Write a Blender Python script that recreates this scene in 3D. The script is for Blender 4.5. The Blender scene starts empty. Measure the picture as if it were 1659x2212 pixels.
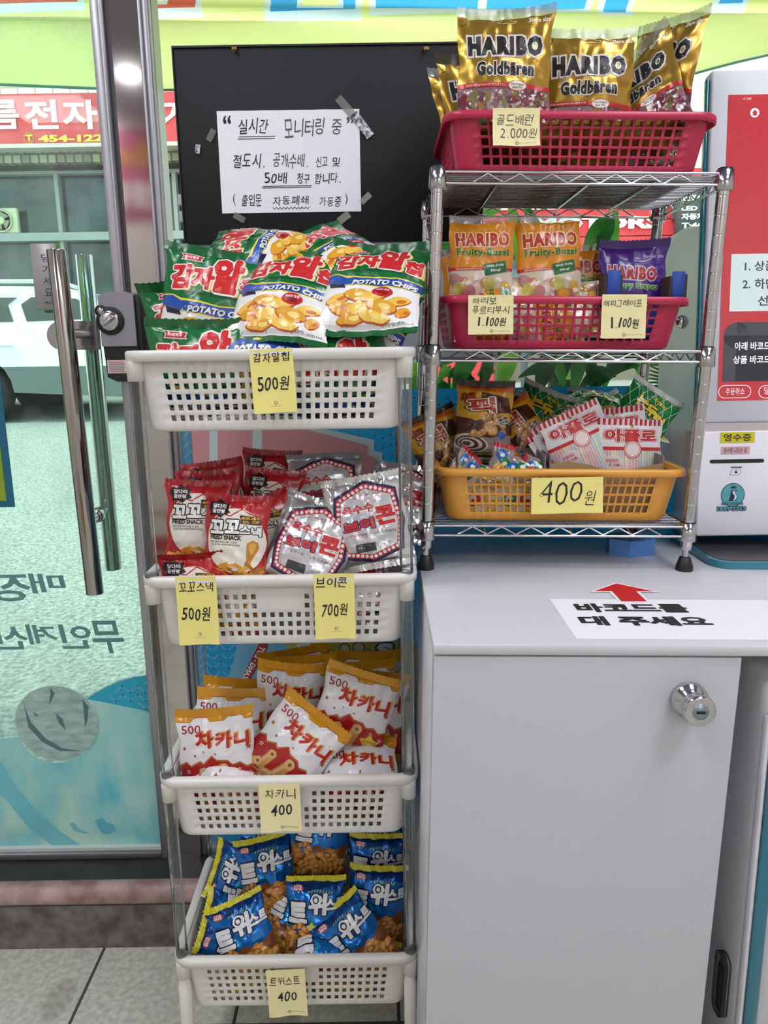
import bpy, bmesh, math, random
import numpy as np
from mathutils import Vector, Matrix, noise
from mathutils.geometry import tessellate_polygon

SC = bpy.context.scene
COL = SC.collection
PI = math.pi
# ------------------------------------------------------------------ camera
CAM_H, PITCH, ROLL, FPX = 1.115, math.radians(12.0), math.radians(0.88), 1662.0
cd = bpy.data.cameras.new('camera'); cam = bpy.data.objects.new('camera', cd); COL.objects.link(cam)
cd.sensor_fit = 'VERTICAL'; cd.sensor_height = 36.0; cd.lens = 36.0 * FPX / 2212.0
cd.clip_start = 0.02; cd.clip_end = 200
_fw = Vector((0, math.cos(PITCH), -math.sin(PITCH))); _rt = Vector((1, 0, 0)); _up = _rt.cross(_fw)
_c, _s = math.cos(ROLL), math.sin(ROLL)
CX = _c * _rt - _s * _up; CY = _s * _rt + _c * _up
cam.matrix_world = Matrix(((CX.x, CY.x, -_fw.x, 0), (CX.y, CY.y, -_fw.y, 0), (CX.z, CY.z, -_fw.z, CAM_H), (0, 0, 0, 1)))
SC.camera = cam

def ray(px, py):
    return _fw + CX * ((px - 829.5) / FPX) - CY * ((py - 1106.0) / FPX)
def at(px, py, Y):
    d = ray(px, py); t = Y / d.y
    return Vector((d.x * t, Y, CAM_H + d.z * t))
def atz(px, py, z):
    d = ray(px, py); t = (z - CAM_H) / d.z
    return Vector((d.x * t, d.y * t, z))

# ------------------------------------------------------------------ exposure, world, sun
SC.view_settings.view_transform = 'Standard'
SC.view_settings.look = 'None'
SC.view_settings.exposure = 0.98
SC.view_settings.gamma = 1.0
SC.cycles.max_bounces = 10
SC.cycles.transparent_max_bounces = 24
SC.cycles.sample_clamp_indirect = 6.0
SC.cycles.caustics_reflective = False
SC.cycles.caustics_refractive = False
SKY_STRENGTH, SUN_STRENGTH, PANEL_STRENGTH, DISC_STRENGTH = 0.31, 1.3, 6.4, 14.0
w = bpy.data.worlds.new('World'); SC.world = w; w.use_nodes = True
nt = w.node_tree
sky = nt.nodes.new('ShaderNodeTexSky'); sky.sky_type = 'NISHITA'; sky.sun_disc = False
sky.sun_elevation = math.radians(55); sky.sun_rotation = math.radians(250); sky.air_density = 1.0; sky.dust_density = 4.0
skm = nt.nodes.new('ShaderNodeMixRGB'); skm.inputs[0].default_value = 0.55; skm.inputs[2].default_value = (5.2, 5.3, 5.2, 1)
nt.links.new(sky.outputs[0], skm.inputs[1]); nt.links.new(skm.outputs[0], nt.nodes['Background'].inputs[0])
nt.nodes['Background'].inputs[1].default_value = SKY_STRENGTH
sl = bpy.data.lights.new('sun', 'SUN'); sl.energy = SUN_STRENGTH; sl.angle = math.radians(1.0); sl.color = (1, 0.97, 0.9)
so = bpy.data.objects.new('sun', sl); COL.objects.link(so)
so.rotation_euler = Vector((0.55, 0.22, -0.8)).to_track_quat('-Z', 'Y').to_euler()

# ------------------------------------------------------------------ materials
def s2l(c):
    return c / 12.92 if c <= 0.04045 else ((c + 0.055) / 1.055) ** 2.4
def hexc(h):
    h = h.lstrip('#')
    return tuple(s2l(int(h[i:i + 2], 16) / 255.0) for i in (0, 2, 4)) + (1.0,)
_MATS = {}
def mat(col, rough=0.5, metal=0.0, coat=0.0, transl=0.0, emit=0.0, bump=None, spec=0.5, ior=1.5):
    key = (col, rough, metal, coat, transl, emit, bump, spec, ior)
    if key in _MATS: return _MATS[key]
    m = bpy.data.materials.new('mat_%d' % len(_MATS)); m.use_nodes = True
    n = m.node_tree; b = n.nodes['Principled BSDF']
    b.inputs['Base Color'].default_value = hexc(col); b.inputs['Roughness'].default_value = rough
    b.inputs['Metallic'].default_value = metal; b.inputs['Coat Weight'].default_value = coat
    b.inputs['Coat Roughness'].default_value = 0.08; b.inputs['Specular IOR Level'].default_value = spec
    b.inputs['IOR'].default_value = ior
    if emit:
        b.inputs['Emission Color'].default_value = hexc(col); b.inputs['Emission Strength'].default_value = emit
    if transl:
        t = n.nodes.new('ShaderNodeBsdfTranslucent'); t.inputs[0].default_value = hexc(col)
        x = n.nodes.new('ShaderNodeMixShader'); x.inputs[0].default_value = transl
        n.links.new(b.outputs[0], x.inputs[1]); n.links.new(t.outputs[0], x.inputs[2])
        n.links.new(x.outputs[0], n.nodes['Material Output'].inputs[0])
    if bump:
        tc = n.nodes.new('ShaderNodeTexCoord'); no = n.nodes.new('ShaderNodeTexNoise')
        no.inputs['Scale'].default_value = bump[0]; no.inputs['Detail'].default_value = 4
        bp = n.nodes.new('ShaderNodeBump'); bp.inputs['Strength'].default_value = bump[1]; bp.inputs['Distance'].default_value = bump[2]
        n.links.new(tc.outputs['Object'], no.inputs['Vector']); n.links.new(no.outputs['Fac'], bp.inputs['Height'])
        n.links.new(bp.outputs[0], b.inputs['Normal'])
    _MATS[key] = m
    return m
def noisy(name, c1, c2, scale, rough=0.8, detail=6, bump=0.0, lo=0.35, hi=0.65, metal=0.0, stretch=(1, 1, 1), transl=0.0, dist=0.01, coord='Object'):
    m = bpy.data.materials.new(name); m.use_nodes = True; n = m.node_tree; b = n.nodes['Principled BSDF']
    tc = n.nodes.new('ShaderNodeTexCoord'); mp = n.nodes.new('ShaderNodeMapping'); mp.inputs['Scale'].default_value = stretch
    no = n.nodes.new('ShaderNodeTexNoise'); no.inputs['Scale'].default_value = scale; no.inputs['Detail'].default_value = detail
    r = n.nodes.new('ShaderNodeValToRGB'); r.color_ramp.elements[0].position = lo; r.color_ramp.elements[1].position = hi
    r.color_ramp.elements[0].color = hexc(c1); r.color_ramp.elements[1].color = hexc(c2)
    n.links.new(tc.outputs[coord], mp.inputs[0]); n.links.new(mp.outputs[0], no.inputs['Vector'])
    n.links.new(no.outputs['Fac'], r.inputs[0]); n.links.new(r.outputs[0], b.inputs['Base Color'])
    b.inputs['Roughness'].default_value = rough; b.inputs['Metallic'].default_value = metal
    if bump:
        bp = n.nodes.new('ShaderNodeBump'); bp.inputs['Strength'].default_value = bump; bp.inputs['Distance'].default_value = dist
        n.links.new(no.outputs['Fac'], bp.inputs['Height']); n.links.new(bp.outputs[0], b.inputs['Normal'])
    if transl:
        t = n.nodes.new('ShaderNodeBsdfTranslucent'); n.links.new(r.outputs[0], t.inputs[0])
        x = n.nodes.new('ShaderNodeMixShader'); x.inputs[0].default_value = transl
        n.links.new(b.outputs[0], x.inputs[1]); n.links.new(t.outputs[0], x.inputs[2])
        n.links.new(x.outputs[0], n.nodes['Material Output'].inputs[0])
    return m
def clear(name, tint, refl=0.12, rough=0.02, facing=True):
    m = bpy.data.materials.new(name); m.use_nodes = True; n = m.node_tree
    n.nodes.remove(n.nodes['Principled BSDF'])
    t = n.nodes.new('ShaderNodeBsdfTransparent'); t.inputs[0].default_value = tint
    g = n.nodes.new('ShaderNodeBsdfGlossy'); g.inputs['Roughness'].default_value = rough
    x = n.nodes.new('ShaderNodeMixShader')
    if facing:
        f = n.nodes.new('ShaderNodeFresnel'); f.inputs[0].default_value = 1.3
        mm = n.nodes.new('ShaderNodeMath'); mm.operation = 'MULTIPLY_ADD'; mm.inputs[1].default_value = 1.0; mm.inputs[2].default_value = refl
        n.links.new(f.outputs[0], mm.inputs[0]); n.links.new(mm.outputs[0], x.inputs[0])
    else: x.inputs[0].default_value = refl
    n.links.new(t.outputs[0], x.inputs[1]); n.links.new(g.outputs[0], x.inputs[2])
    n.links.new(x.outputs[0], n.nodes['Material Output'].inputs[0])
    return m

WHITE_PL = mat('#e6e3df', 0.35, coat=0.2)
CHROME = mat('#c9c9cc', 0.1, 1.0)
CHROME_D = mat('#b9b9bc', 0.16, 1.0)
STEEL = mat('#b5b3b4', 0.22, 1.0)
ALU = mat('#b4b2b8', 0.42, 0.7)
BLACK_PL = mat('#141416', 0.45)
LAMI = mat('#d3d3da', 0.28, coat=0.15)
PAPER = mat('#f4f4fc', 0.75)
def add_dirt(m):
    n = m.node_tree; out = n.nodes['Material Output']; src = out.inputs[0].links[0].from_socket
    tc = n.nodes.new('ShaderNodeTexCoord'); n1 = n.nodes.new('ShaderNodeTexNoise'); n1.inputs['Scale'].default_value = 5; n1.inputs['Detail'].default_value = 12; n1.inputs['Roughness'].default_value = .75
    r = n.nodes.new('ShaderNodeMapRange'); r.inputs[1].default_value = .48; r.inputs[2].default_value = .8; r.inputs[3].default_value = .015; r.inputs[4].default_value = .28
    d = n.nodes.new('ShaderNodeBsdfDiffuse'); d.inputs[0].default_value = (.7, .75, .74, 1); x = n.nodes.new('ShaderNodeMixShader')
    n.links.new(tc.outputs['Object'], n1.inputs['Vector']); n.links.new(n1.outputs['Fac'], r.inputs[0]); n.links.new(r.outputs[0], x.inputs[0])
    n.links.new(src, x.inputs[1]); n.links.new(d.outputs[0], x.inputs[2]); n.links.new(x.outputs[0], out.inputs[0])
NOTE = mat('#f1e58a', 0.75)
NOTE_P = mat('#efe3ad', 0.75)
INK = mat('#1b1b22', 0.6)
INK_G = mat('#55555c', 0.6)
GLASS = clear('glass', (0.88, 0.98, 0.94, 1), 0.0)
DGLASS = clear('door_glass', (0.77, 0.95, 0.90, 1), 0.0)
add_dirt(DGLASS)
CLEARPL = clear('clear_plastic', (0.93, 0.95, 0.96, 1), 0.07, 0.05)
TAPE = clear('tape', (0.85, 0.85, 0.85, 1), 0.25, 0.25, False)

# ------------------------------------------------------------------ mesh building
class MB:
    def __init__(s): s.v = []; s.f = []; s.m = []; s.sm = []; s.mats = []
    def mi(s, m):
        for i, x in enumerate(s.mats):
            if x is m: return i
        s.mats.append(m); return len(s.mats) - 1
    def add(s, verts, faces, m, smooth=False, M=None):
        o = len(s.v); k = s.mi(m)
        if M is not None: verts = [tuple(M @ Vector(p)) for p in verts]
        s.v.extend([tuple(p) for p in verts])
        for f in faces:
            s.f.append(tuple(o + i for i in f)); s.m.append(k); s.sm.append(smooth)
        return s
    def box(s, x0, x1, y0, y1, z0, z1, m, bev=0.0, seg=2, M=None):
        bm = bmesh.new()
        vs = [bm.verts.new((x, y, z)) for x in (x0, x1) for y in (y0, y1) for z in (z0, z1)]
        for q in ((0, 1, 3, 2), (4, 6, 7, 5), (0, 4, 5, 1), (2, 3, 7, 6), (0, 2, 6, 4), (1, 5, 7, 3)):
            bm.faces.new([vs[i] for i in q])
        if bev > 0:
            bmesh.ops.bevel(bm, geom=list(bm.edges), offset=bev, segments=seg, profile=0.5, affect='EDGES')
        bm.verts.index_update()
        s.add([v.co[:] for v in bm.verts], [[v.index for v in f.verts] for f in bm.faces], m, bev > 0, M)
        bm.free(); return s
    def tube(s, pts, r, m, n=10, closed=False, cap=True, M=None):
        P = [Vector(p) for p in pts]; k = len(P)
        rs = r if isinstance(r, (list, tuple)) else [r] * k
        tang = []
        for i in range(k):
            a = P[i - 1] if (i > 0 or closed) else P[0]; b = P[(i + 1) % k] if (i < k - 1 or closed) else P[-1]
            tang.append((b - a).normalized())
        u = tang[0].orthogonal().normalized(); V = []; F = []
        for i in range(k):
            u = (u - tang[i] * u.dot(tang[i])).normalized(); w_ = tang[i].cross(u)
            for j in range(n):
                a = 2 * PI * j / n
                V.append(P[i] + (u * math.cos(a) + w_ * math.sin(a)) * rs[i])
        for i in range(k if closed else k - 1):
            i2 = (i + 1) % k
            for j in range(n):
                j2 = (j + 1) % n
                F.append((i * n + j, i * n + j2, i2 * n + j2, i2 * n + j))
        s.add(V, F, m, True, M)
        if cap and not closed:
            s.add([V[j] for j in range(n)], [tuple(reversed(range(n)))], m, False, M)
            s.add([V[(k - 1) * n + j] for j in range(n)], [tuple(range(n))], m, False, M)
        return s
    def lathe(s, prof, o, ax, m, n=24, M=None):
        o = Vector(o); ax = Vector(ax).normalized(); u = ax.orthogonal().normalized(); w_ = ax.cross(u); V = []; F = []
        for (r, h) in prof:
            for j in range(n):
                a = 2 * PI * j / n
                V.append(o + ax * h + (u * math.cos(a) + w_ * math.sin(a)) * r)
        for i in range(len(prof) - 1):
            for j in range(n):
                j2 = (j + 1) % n
                F.append((i * n + j, i * n + j2, (i + 1) * n + j2, (i + 1) * n + j))
        F2 = []
        if prof[0][0] > 1e-5: F2.append(tuple(reversed(range(n))))
        if prof[-1][0] > 1e-5: F2.append(tuple((len(prof) - 1) * n + j for j in range(n)))
        s.add(V, F, m, True, M)
        for f in F2: s.add([V[i] for i in f], [tuple(range(n))], m, False, M)
        return s
    def prism(s, poly, d0, d1, m, axis='y', smooth=False, M=None):
        """poly in the plane across `axis`: y -> (x,z), x -> (y,z), z -> (x,y)"""
        def mk(p, d):
            return (p[0], d, p[1]) if axis == 'y' else ((d, p[0], p[1]) if axis == 'x' else (p[0], p[1], d))
        n = len(poly); V = [mk(p, d0) for p in poly] + [mk(p, d1) for p in poly]
        tri = tessellate_polygon([[Vector((p[0], p[1], 0)) for p in poly]])
        s.add(V, [tuple(t) for t in tri] + [tuple(n + i for i in reversed(t)) for t in tri], m, False, M)
        s.add(V, [(i, (i + 1) % n, n + (i + 1) % n, n + i) for i in range(n)], m, smooth, M)
        return s
    def build(s, name, parent=None, solid=0.0, fixn=True):
        me = bpy.data.meshes.new(name); me.from_pydata(s.v, [], s.f)
        for m in s.mats: me.materials.append(m)
        me.polygons.foreach_set('material_index', s.m); me.polygons.foreach_set('use_smooth', s.sm)
        me.update()
        o = bpy.data.objects.new(name, me); COL.objects.link(o)
        if parent: o.parent = parent
        if solid:
            md = o.modifiers.new('solid', 'SOLIDIFY'); md.thickness = solid; md.offset = 0
        return o

def empty(name, loc=(0, 0, 0), rz=0.0):
    o = bpy.data.objects.new(name, None); COL.objects.link(o); o.location = loc; o.rotation_euler = (0, 0, rz)
    o.empty_display_size = 0.05
    return o
def tag(o, label=None, cat=None, group=None, kind=None):
    if label: o['label'] = label
    if cat: o['category'] = cat
    if group: o['group'] = group
    if kind: o['kind'] = kind
    return o
def rrect(a, b, r, n=5):
    """rounded rectangle, ccw from front-left, half sizes a,b"""
    P = []
    for cx, cy, a0 in ((a - r, -(b - r), -PI / 2), (a - r, b - r, 0), (-(a - r), b - r, PI / 2), (-(a - r), -(b - r), PI)):
        for k in range(n + 1):
            t = a0 + PI / 2 * k / n
            P.append((cx + r * math.cos(t), cy + r * math.sin(t)))
    return P

# ------------------------------------------------------------------ lettering and printed designs
_TX = {}
def text_tris(s, off=0.0, track=1.0):
    key = (s, off, track)
    if key in _TX: return _TX[key]
    c = bpy.data.curves.new('t', 'FONT'); c.body = s; c.size = 1; c.offset = off; c.resolution_u = 2; c.space_character = track
    o = bpy.data.objects.new('t', c); COL.objects.link(o)
    dg = bpy.context.evaluated_depsgraph_get(); e = o.evaluated_get(dg); me = e.to_mesh(); me.calc_loop_triangles()
    V = [(v.co.x, v.co.y) for v in me.vertices]
    T = [tuple(V[i] for i in t.vertices) for t in me.loop_triangles]
    e.to_mesh_clear(); bpy.data.objects.remove(o); bpy.data.curves.remove(c)
    _TX[key] = T
    return T
def bbox(T):
    xs = [p[0] for t in T for p in t]; ys = [p[1] for t in T for p in t]
    return min(xs), max(xs), min(ys), max(ys)

class Design:
    """a print of flat coloured shapes; coordinates are metres from the centre of the sheet"""
    def __init__(s, w, h): s.w = w; s.h = h; s.L = []
    def X(s, x): return (x - 0.5) * s.w
    def Y(s, y): return (y - 0.5) * s.h
    def raw(s, T, m, layer): s.L.append((T, m, layer)); return s
    def poly(s, pts, m, layer=1):
        P = [(s.X(x), s.Y(y)) for x, y in pts]
        T = tessellate_polygon([[Vector((p[0], p[1], 0)) for p in P]])
        return s.raw([tuple(P[i] for i in t) for t in T], m, layer)
    def rect(s, x0, y0, x1, y1, m, layer=1): return s.poly([(x0, y0), (x1, y0), (x1, y1), (x0, y1)], m, layer)
    def ell(s, cx, cy, rx, ry, m, layer=1, n=16, rot=0.0, rh=None):
        """rx is a fraction of the width; ry a fraction of the height"""
        a, b = rx * s.w, ry * s.h; c, q = math.cos(rot), math.sin(rot); P = []
        for k in range(n):
            t = 2 * PI * k / n; x, y = a * math.cos(t), b * math.sin(t)
            P.append((s.X(cx) + x * c - y * q, s.Y(cy) + x * q + y * c))
        return s.raw([(P[0], P[i], P[i + 1]) for i in range(1, n - 1)], m, layer)
    def circ(s, cx, cy, r, m, layer=1, n=18): return s.ell(cx, cy, r / s.w, r / s.h, m, layer, n)
    def line(s, pts, wd, m, layer=1):
        P = [Vector((s.X(x), s.Y(y))) for x, y in pts]; T = []
        for a, b in zip(P, P[1:]):
            d = (b - a); 
            if d.length < 1e-6: continue
            d.normalize(); q = Vector((-d.y, d.x)) * wd / 2; e = d * wd * 0.3
            A, B = a - e, b + e
            T += [((A - q)[:], (B - q)[:], (B + q)[:]), ((A - q)[:], (B + q)[:], (A + q)[:])]
        return s.raw(T, m, layer)
    def star(s, cx, cy, r, m, layer=1, n=5, inner=0.45, rot=0.0):
        P = []
        for k in range(2 * n):
            t = PI / 2 + PI * k / n + rot; q = r if k % 2 == 0 else r * inner
            P.append((s.X(cx) + q * math.cos(t), s.Y(cy) + q * math.sin(t)))
        c = (s.X(cx), s.Y(cy))
        return s.raw([(c, P[i], P[(i + 1) % (2 * n)]) for i in range(2 * n)], m, layer)
    def text(s, st, cx, cy, tw, th, styles, shear=0.0, rot=0.0, mirror=False, ref=0.0, track=1.0):
        """styles: [(material, offset, layer)...]; tw, th fractions of the sheet for the box of the lettering"""
        x0, x1, y0, y1 = bbox(text_tris(st, 0.0, track)); x0 -= ref; x1 += ref; y0 -= ref; y1 += ref
        sx = tw * s.w / (x1 - x0); sy = (th * s.h / (y1 - y0)) if th else sx
        c, q = math.cos(rot), math.sin(rot)
        if not isinstance(styles, list): styles = [styles]
        for stl in styles:
            m, off, layer = stl[:3]; dx, dy = stl[3] if len(stl) > 3 else (0, 0)
            copies = [(0, 0)]; src = text_tris(st, off, track)
            if off > .04 and any(ord(ch) > 0x2fff for ch in st):      # thick hangul strokes: spread copies instead of a breaking offset
                src = text_tris(st, .02, track); rr = off - .02; copies += [(rr * math.cos(k * PI / 4), rr * math.sin(k * PI / 4)) for k in range(8)]
            for ci, (ox, oy) in enumerate(copies):
                T = []
                for t in src:
                    r = []
                    for (x, y) in t:
                        X = (x + ox - (x0 + x1) / 2) * sx; Y = (y + oy - (y0 + y1) / 2) * sy; X += shear * Y
                        if mirror: X = -X
                        X += dx * s.w; Y += dy * s.h
                        r.append((s.X(cx) + X * c - Y * q, s.Y(cy) + X * q + Y * c))
                    T.append(tuple(r))
                s.raw(T, m, layer + ci * .08)
        return s
    def hand(s, st, cx, cy, tw, th, m, seed=0, off=0.0, layer=2, rot=0.0):
        """uneven handwriting: every letter placed, turned and sheared a little differently"""
        rnd = random.Random(seed); n = len(st); total = sum(0.45 if ch in ' .,()' else (0.62 if ch.isdigit() else 0.95) for ch in st)
        x = -0.5; c, q = math.cos(rot), math.sin(rot)
        for ch in st:
            wd = (0.45 if ch in ' .,()' else (0.62 if ch.isdigit() else 0.95)) / total
            if ch != ' ':
                T = text_tris(ch, off); x0, x1, y0, y1 = bbox(T)
                small = ch in '.,'
                hh = (0.16 if small else rnd.uniform(0.84, 1.06)) * th * s.h
                ww = min(wd * (0.3 if small else 0.84), 9) * tw * s.w
                if ch in '1lI': ww *= 0.45
                a = rnd.uniform(-0.10, 0.08); sh = rnd.uniform(0.02, 0.18); dy = rnd.uniform(-0.06, 0.06) * th * s.h - (0.42 * th * s.h if small else 0)
                R = []
                for t in T:
                    r = []
                    for (px, py) in t:
                        X = ((px - x0) / (x1 - x0) - 0.5) * ww; Y = ((py - y0) / (y1 - y0) - 0.5) * hh
                        X += sh * Y; X, Y = X * math.cos(a) - Y * math.sin(a), X * math.sin(a) + Y * math.cos(a)
                        X += (x + wd / 2) * tw * s.w; Y += dy
                        r.append((s.X(cx) + X * c - Y * q, s.Y(cy) + X * q + Y * c))
                    R.append(tuple(r))
                s.raw(R, m, layer)
            x += wd
        return s
    def flat(s, mb, f, step=0.00012, base=0.0002):
        """lay the print on a flat thing; f(x, y, off) -> point"""
        for T, m, layer in s.L:
            V = []; F = []
            for t in T:
                o = len(V); V += [f(p[0], p[1], base + step * layer) for p in t]; F.append((o, o + 1, o + 2))
            mb.add(V, F, m)
        return mb

def clip_axis(P, ax, lim, keep_less):
    out = []; n = len(P)
    for i in range(n):
        a, b = P[i], P[(i + 1) % n]
        ia = (a[ax] <= lim) if keep_less else (a[ax] >= lim); ib = (b[ax] <= lim) if keep_less else (b[ax] >= lim)
        if ia: out.append(a)
        if ia != ib:
            t = (lim - a[ax]) / (b[ax] - a[ax])
            out.append((a[0] + (b[0] - a[0]) * t, a[1] + (b[1] - a[1]) * t))
    return out

class Surf:
    """regular grid surface over [-w/2,w/2] x [-h/2,h/2]"""
    def __init__(s, w, h, P):
        s.w, s.h, s.P = w, h, P; s.nu, s.nv = P.shape[0] - 1, P.shape[1] - 1
        du = np.gradient(P, axis=0); dv = np.gradient(P, axis=1); N = np.cross(du, dv)
        s.N = N / np.maximum(np.linalg.norm(N, axis=2, keepdims=True), 1e-12)
    def map(s, x, y, off):
        u = min(max((x / s.w + 0.5) * s.nu, 0), s.nu - 1e-6); v = min(max((y / s.h + 0.5) * s.nv, 0), s.nv - 1e-6)
        i, j = int(u), int(v); a, b = u - i, v - j
        P, N = s.P, s.N
        p = (P[i, j] * (1 - a) + P[i + 1, j] * a) * (1 - b) + (P[i, j + 1] * (1 - a) + P[i + 1, j + 1] * a) * b
        n = (N[i, j] * (1 - a) + N[i + 1, j] * a) * (1 - b) + (N[i, j + 1] * (1 - a) + N[i + 1, j + 1] * a) * b
        return p + n * off
    def faces(s, mb, m, j0=0, j1=None, flip=False):
        j1 = s.nv if j1 is None else j1; nv = s.nv + 1; V = []; F = []
        for i in range(s.nu + 1):
            for j in range(j0, j1 + 1): V.append(s.P[i, j])
        k = j1 - j0 + 1
        for i in range(s.nu):
            for j in range(k - 1):
                q = (i * k + j, (i + 1) * k + j, (i + 1) * k + j + 1, i * k + j + 1)
                F.append(tuple(reversed(q)) if flip else q)
        mb.add(V, F, m, True)
    def decal(s, mb, D, ylo=-9, yhi=9, step=0.00010, base=0.00018):
        cw, chh = s.w / s.nu, s.h / s.nv
        for T, m, layer in D.L:
            V = []; F = []; off = base + step * layer
            for t in T:
                P0 = list(t)
                x0, x1 = -s.w / 2, s.w / 2; y0, y1 = max(-s.h / 2, ylo), min(s.h / 2, yhi)
                ax0 = min(p[0] for p in P0); ax1 = max(p[0] for p in P0); ay0 = min(p[1] for p in P0); ay1 = max(p[1] for p in P0)
                if ax1 <= x0 or ax0 >= x1 or ay1 <= y0 or ay0 >= y1: continue
                for ax, lim, less, need in ((0, x0, False, ax0 < x0), (0, x1, True, ax1 > x1), (1, y0, False, ay0 < y0), (1, y1, True, ay1 > y1)):
                    if need and len(P0) > 2: P0 = clip_axis(P0, ax, lim, less)
                if len(P0) < 3: continue
                ax0 = min(p[0] for p in P0); ax1 = max(p[0] for p in P0)
                i0 = int((ax0 / s.w + 0.5) * s.nu - 1e-9); i1 = int((ax1 / s.w + 0.5) * s.nu - 1e-9)
                for i in range(max(i0, 0), min(i1, s.nu - 1) + 1):
                    Q = P0
                    if i1 > i0:
                        Q = clip_axis(Q, 0, -s.w / 2 + i * cw, False)
                        if len(Q) > 2: Q = clip_axis(Q, 0, -s.w / 2 + (i + 1) * cw, True)
                    if len(Q) < 3: continue
                    ay0 = min(p[1] for p in Q); ay1 = max(p[1] for p in Q)
                    j0 = int((ay0 / s.h + 0.5) * s.nv - 1e-9); j1 = int((ay1 / s.h + 0.5) * s.nv - 1e-9)
                    for j in range(max(j0, 0), min(j1, s.nv - 1) + 1):
                        R = Q
                        if j1 > j0:
                            R = clip_axis(R, 1, -s.h / 2 + j * chh, False)
                            if len(R) > 2: R = clip_axis(R, 1, -s.h / 2 + (j + 1) * chh, True)
                        if len(R) < 3: continue
                        o = len(V); V += [s.map(p[0], p[1], off) for p in R]; F.append(tuple(range(o, o + len(R))))
            if F: mb.add(V, F, m, True)

# ------------------------------------------------------------------ bags
class BagType:
    def __init__(s, name, w, h, t, design, front, back, seal_m, seal=0.011, pleat=1.0, crumple=1.0, teeth=True, top_clear=None, nvar=2, cat='snack bag', bottom=True):
        s.__dict__.update(locals()); s.vars = []
    def variant(s, k):
        if k == 'f':
            if not hasattr(s, 'fold'): s.fold = s._make(7, True)
            return s.fold
        while len(s.vars) <= k: s.vars.append(s._make(len(s.vars)))
        return s.vars[k]
    def _make(s, k, fold=False):
        rnd = random.Random(hash_str(s.name) + 17 * k); w_, h_, t_ = s.w, s.h, s.t
        nu, nv = 34, 44; nz = Vector((rnd.uniform(0, 50), rnd.uniform(0, 50), rnd.uniform(0, 50)))
        sf = s.seal / h_; ks = max(2, int(round(sf * nv)))
        sf = ks / nv
        F = np.zeros((nu + 1, nv + 1, 3)); B = np.zeros((nu + 1, nv + 1, 3))
        ph = [rnd.uniform(0, 6.28) for _ in range(6)]; bend = rnd.uniform(-0.5, 0.5) * 0.012; tw = rnd.uniform(-0.12, 0.12)
        curl = rnd.uniform(-0.006, 0.012)
        # the print is laid out evenly over the height, so rows are spread evenly for it
        for i in range(nu + 1):
            u = 2 * i / nu - 1
            for j in range(nv + 1):
                v = j / nv; vb = min(max((v - sf) / (1 - 2 * sf), 0), 1)
                prof = max(math.sin(PI * vb), 0) ** 0.5; cross = (1 - u * u) ** 0.62 if abs(u) < 1 else 0
                z = t_ / 2 * prof * cross
                x = u * w_ / 2 * (1 - 0.085 * prof * min(t_ / 0.04, 1)); y = (v - 0.5) * h_ * (1 - 0.05 * cross * min(t_ / 0.04, 1))
                e = min(vb, 1 - vb); pl = math.exp(-e / 0.10)
                p = Vector((x * 26, y * 26, 0)) + nz
                q = noise.noise(p) * 0.0028 + abs(noise.noise(p * 1.9)) * -0.0026 + noise.noise(p * 3.7) * 0.0009
                wr = s.crumple * q * (0.35 + 0.65 * min(1, prof * 1.2)) * min(1, t_ / 0.03 + .3)
                pleats = s.pleat * 0.0016 * pl * (math.sin(u * 13 + ph[0]) + 0.6 * math.sin(u * 23 + ph[1])) * (1 if 0 < vb < 1 else 0.35)
                edge = 0.0012 * math.sin(v * 17 + ph[2]) * (abs(u) ** 6)
                base = bend * (u * u) + tw * u * (v - 0.5) * 0.06 + curl * (max(0, v - 0.8) / 0.2) ** 2 + 0.004 * math.sin(2.2 * u + ph[3]) * pl
                teeth_y = 0
                if s.teeth and j in (0, nv): teeth_y = (0.0011 if i % 2 else -0.0004) * (1 if j == nv else -1)
                F[i, j] = (x + edge, y + teeth_y, base + z + wr * (cross ** .3 if cross > 0 else 0) + pleats)
                B[i, j] = (x + edge, y + teeth_y, base - z * 0.9 + wr * -0.6 * (cross ** .3 if cross > 0 else 0) + pleats - 0.0006 * (0 if abs(u) == 1 else 1))
        if fold:      # the lower part of the bag is folded back under it
            yf, Rb, tm = h_ * .06, .020, math.radians(82)
            for A in (F, B):
                for i in range(nu + 1):
                    for j in range(nv + 1):
                        x, y, z = A[i, j]; q = yf - y
                        if q > 0:
                            th = min(q / Rb, tm); ex = max(0, q - Rb * tm); rr = Rb + z
                            A[i, j] = (x, yf - rr * math.sin(th) - ex * math.cos(th), -Rb + rr * math.cos(th) - ex * math.sin(th))
        S = Surf(w_, h_, F); SB = Surf(w_, h_, B)
        ylo = (ks / nv - 0.5) * h_; yhi = ((nv - ks) / nv - 0.5) * h_
        if not s.bottom: ylo = -h_
        body = MB(); j0 = ks if s.bottom else 0
        S.faces(body, s.front, j0, nv - ks); SB.faces(body, s.back, j0, nv - ks, True)
        S.decal(body, s.design, ylo, yhi)
        meshes = [('body', body)]
        for nm, a, b in ((('bottom_seal', 0, ks),) if s.bottom else ()) + (('top_seal', nv - ks, nv),):
            q = MB(); sm = s.seal_m if not (s.top_clear and nm == 'top_seal') else s.top_clear
            S.faces(q, sm, a, b); SB.faces(q, sm, a, b, True)
            S.decal(q, s.design, (a / nv - .5) * h_, (b / nv - .5) * h_)
            meshes.append((nm, q))
        out = []
        for nm, q in meshes:
            me = bpy.data.meshes.new(s.name + '_' + nm + str(k)); me.from_pydata([tuple(map(float, p)) for p in q.v], [], q.f)
            for m in q.mats: me.materials.append(m)
            me.polygons.foreach_set('material_index', q.m); me.polygons.foreach_set('use_smooth', q.sm); me.update()
            out.append((nm, me))
        return out
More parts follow.
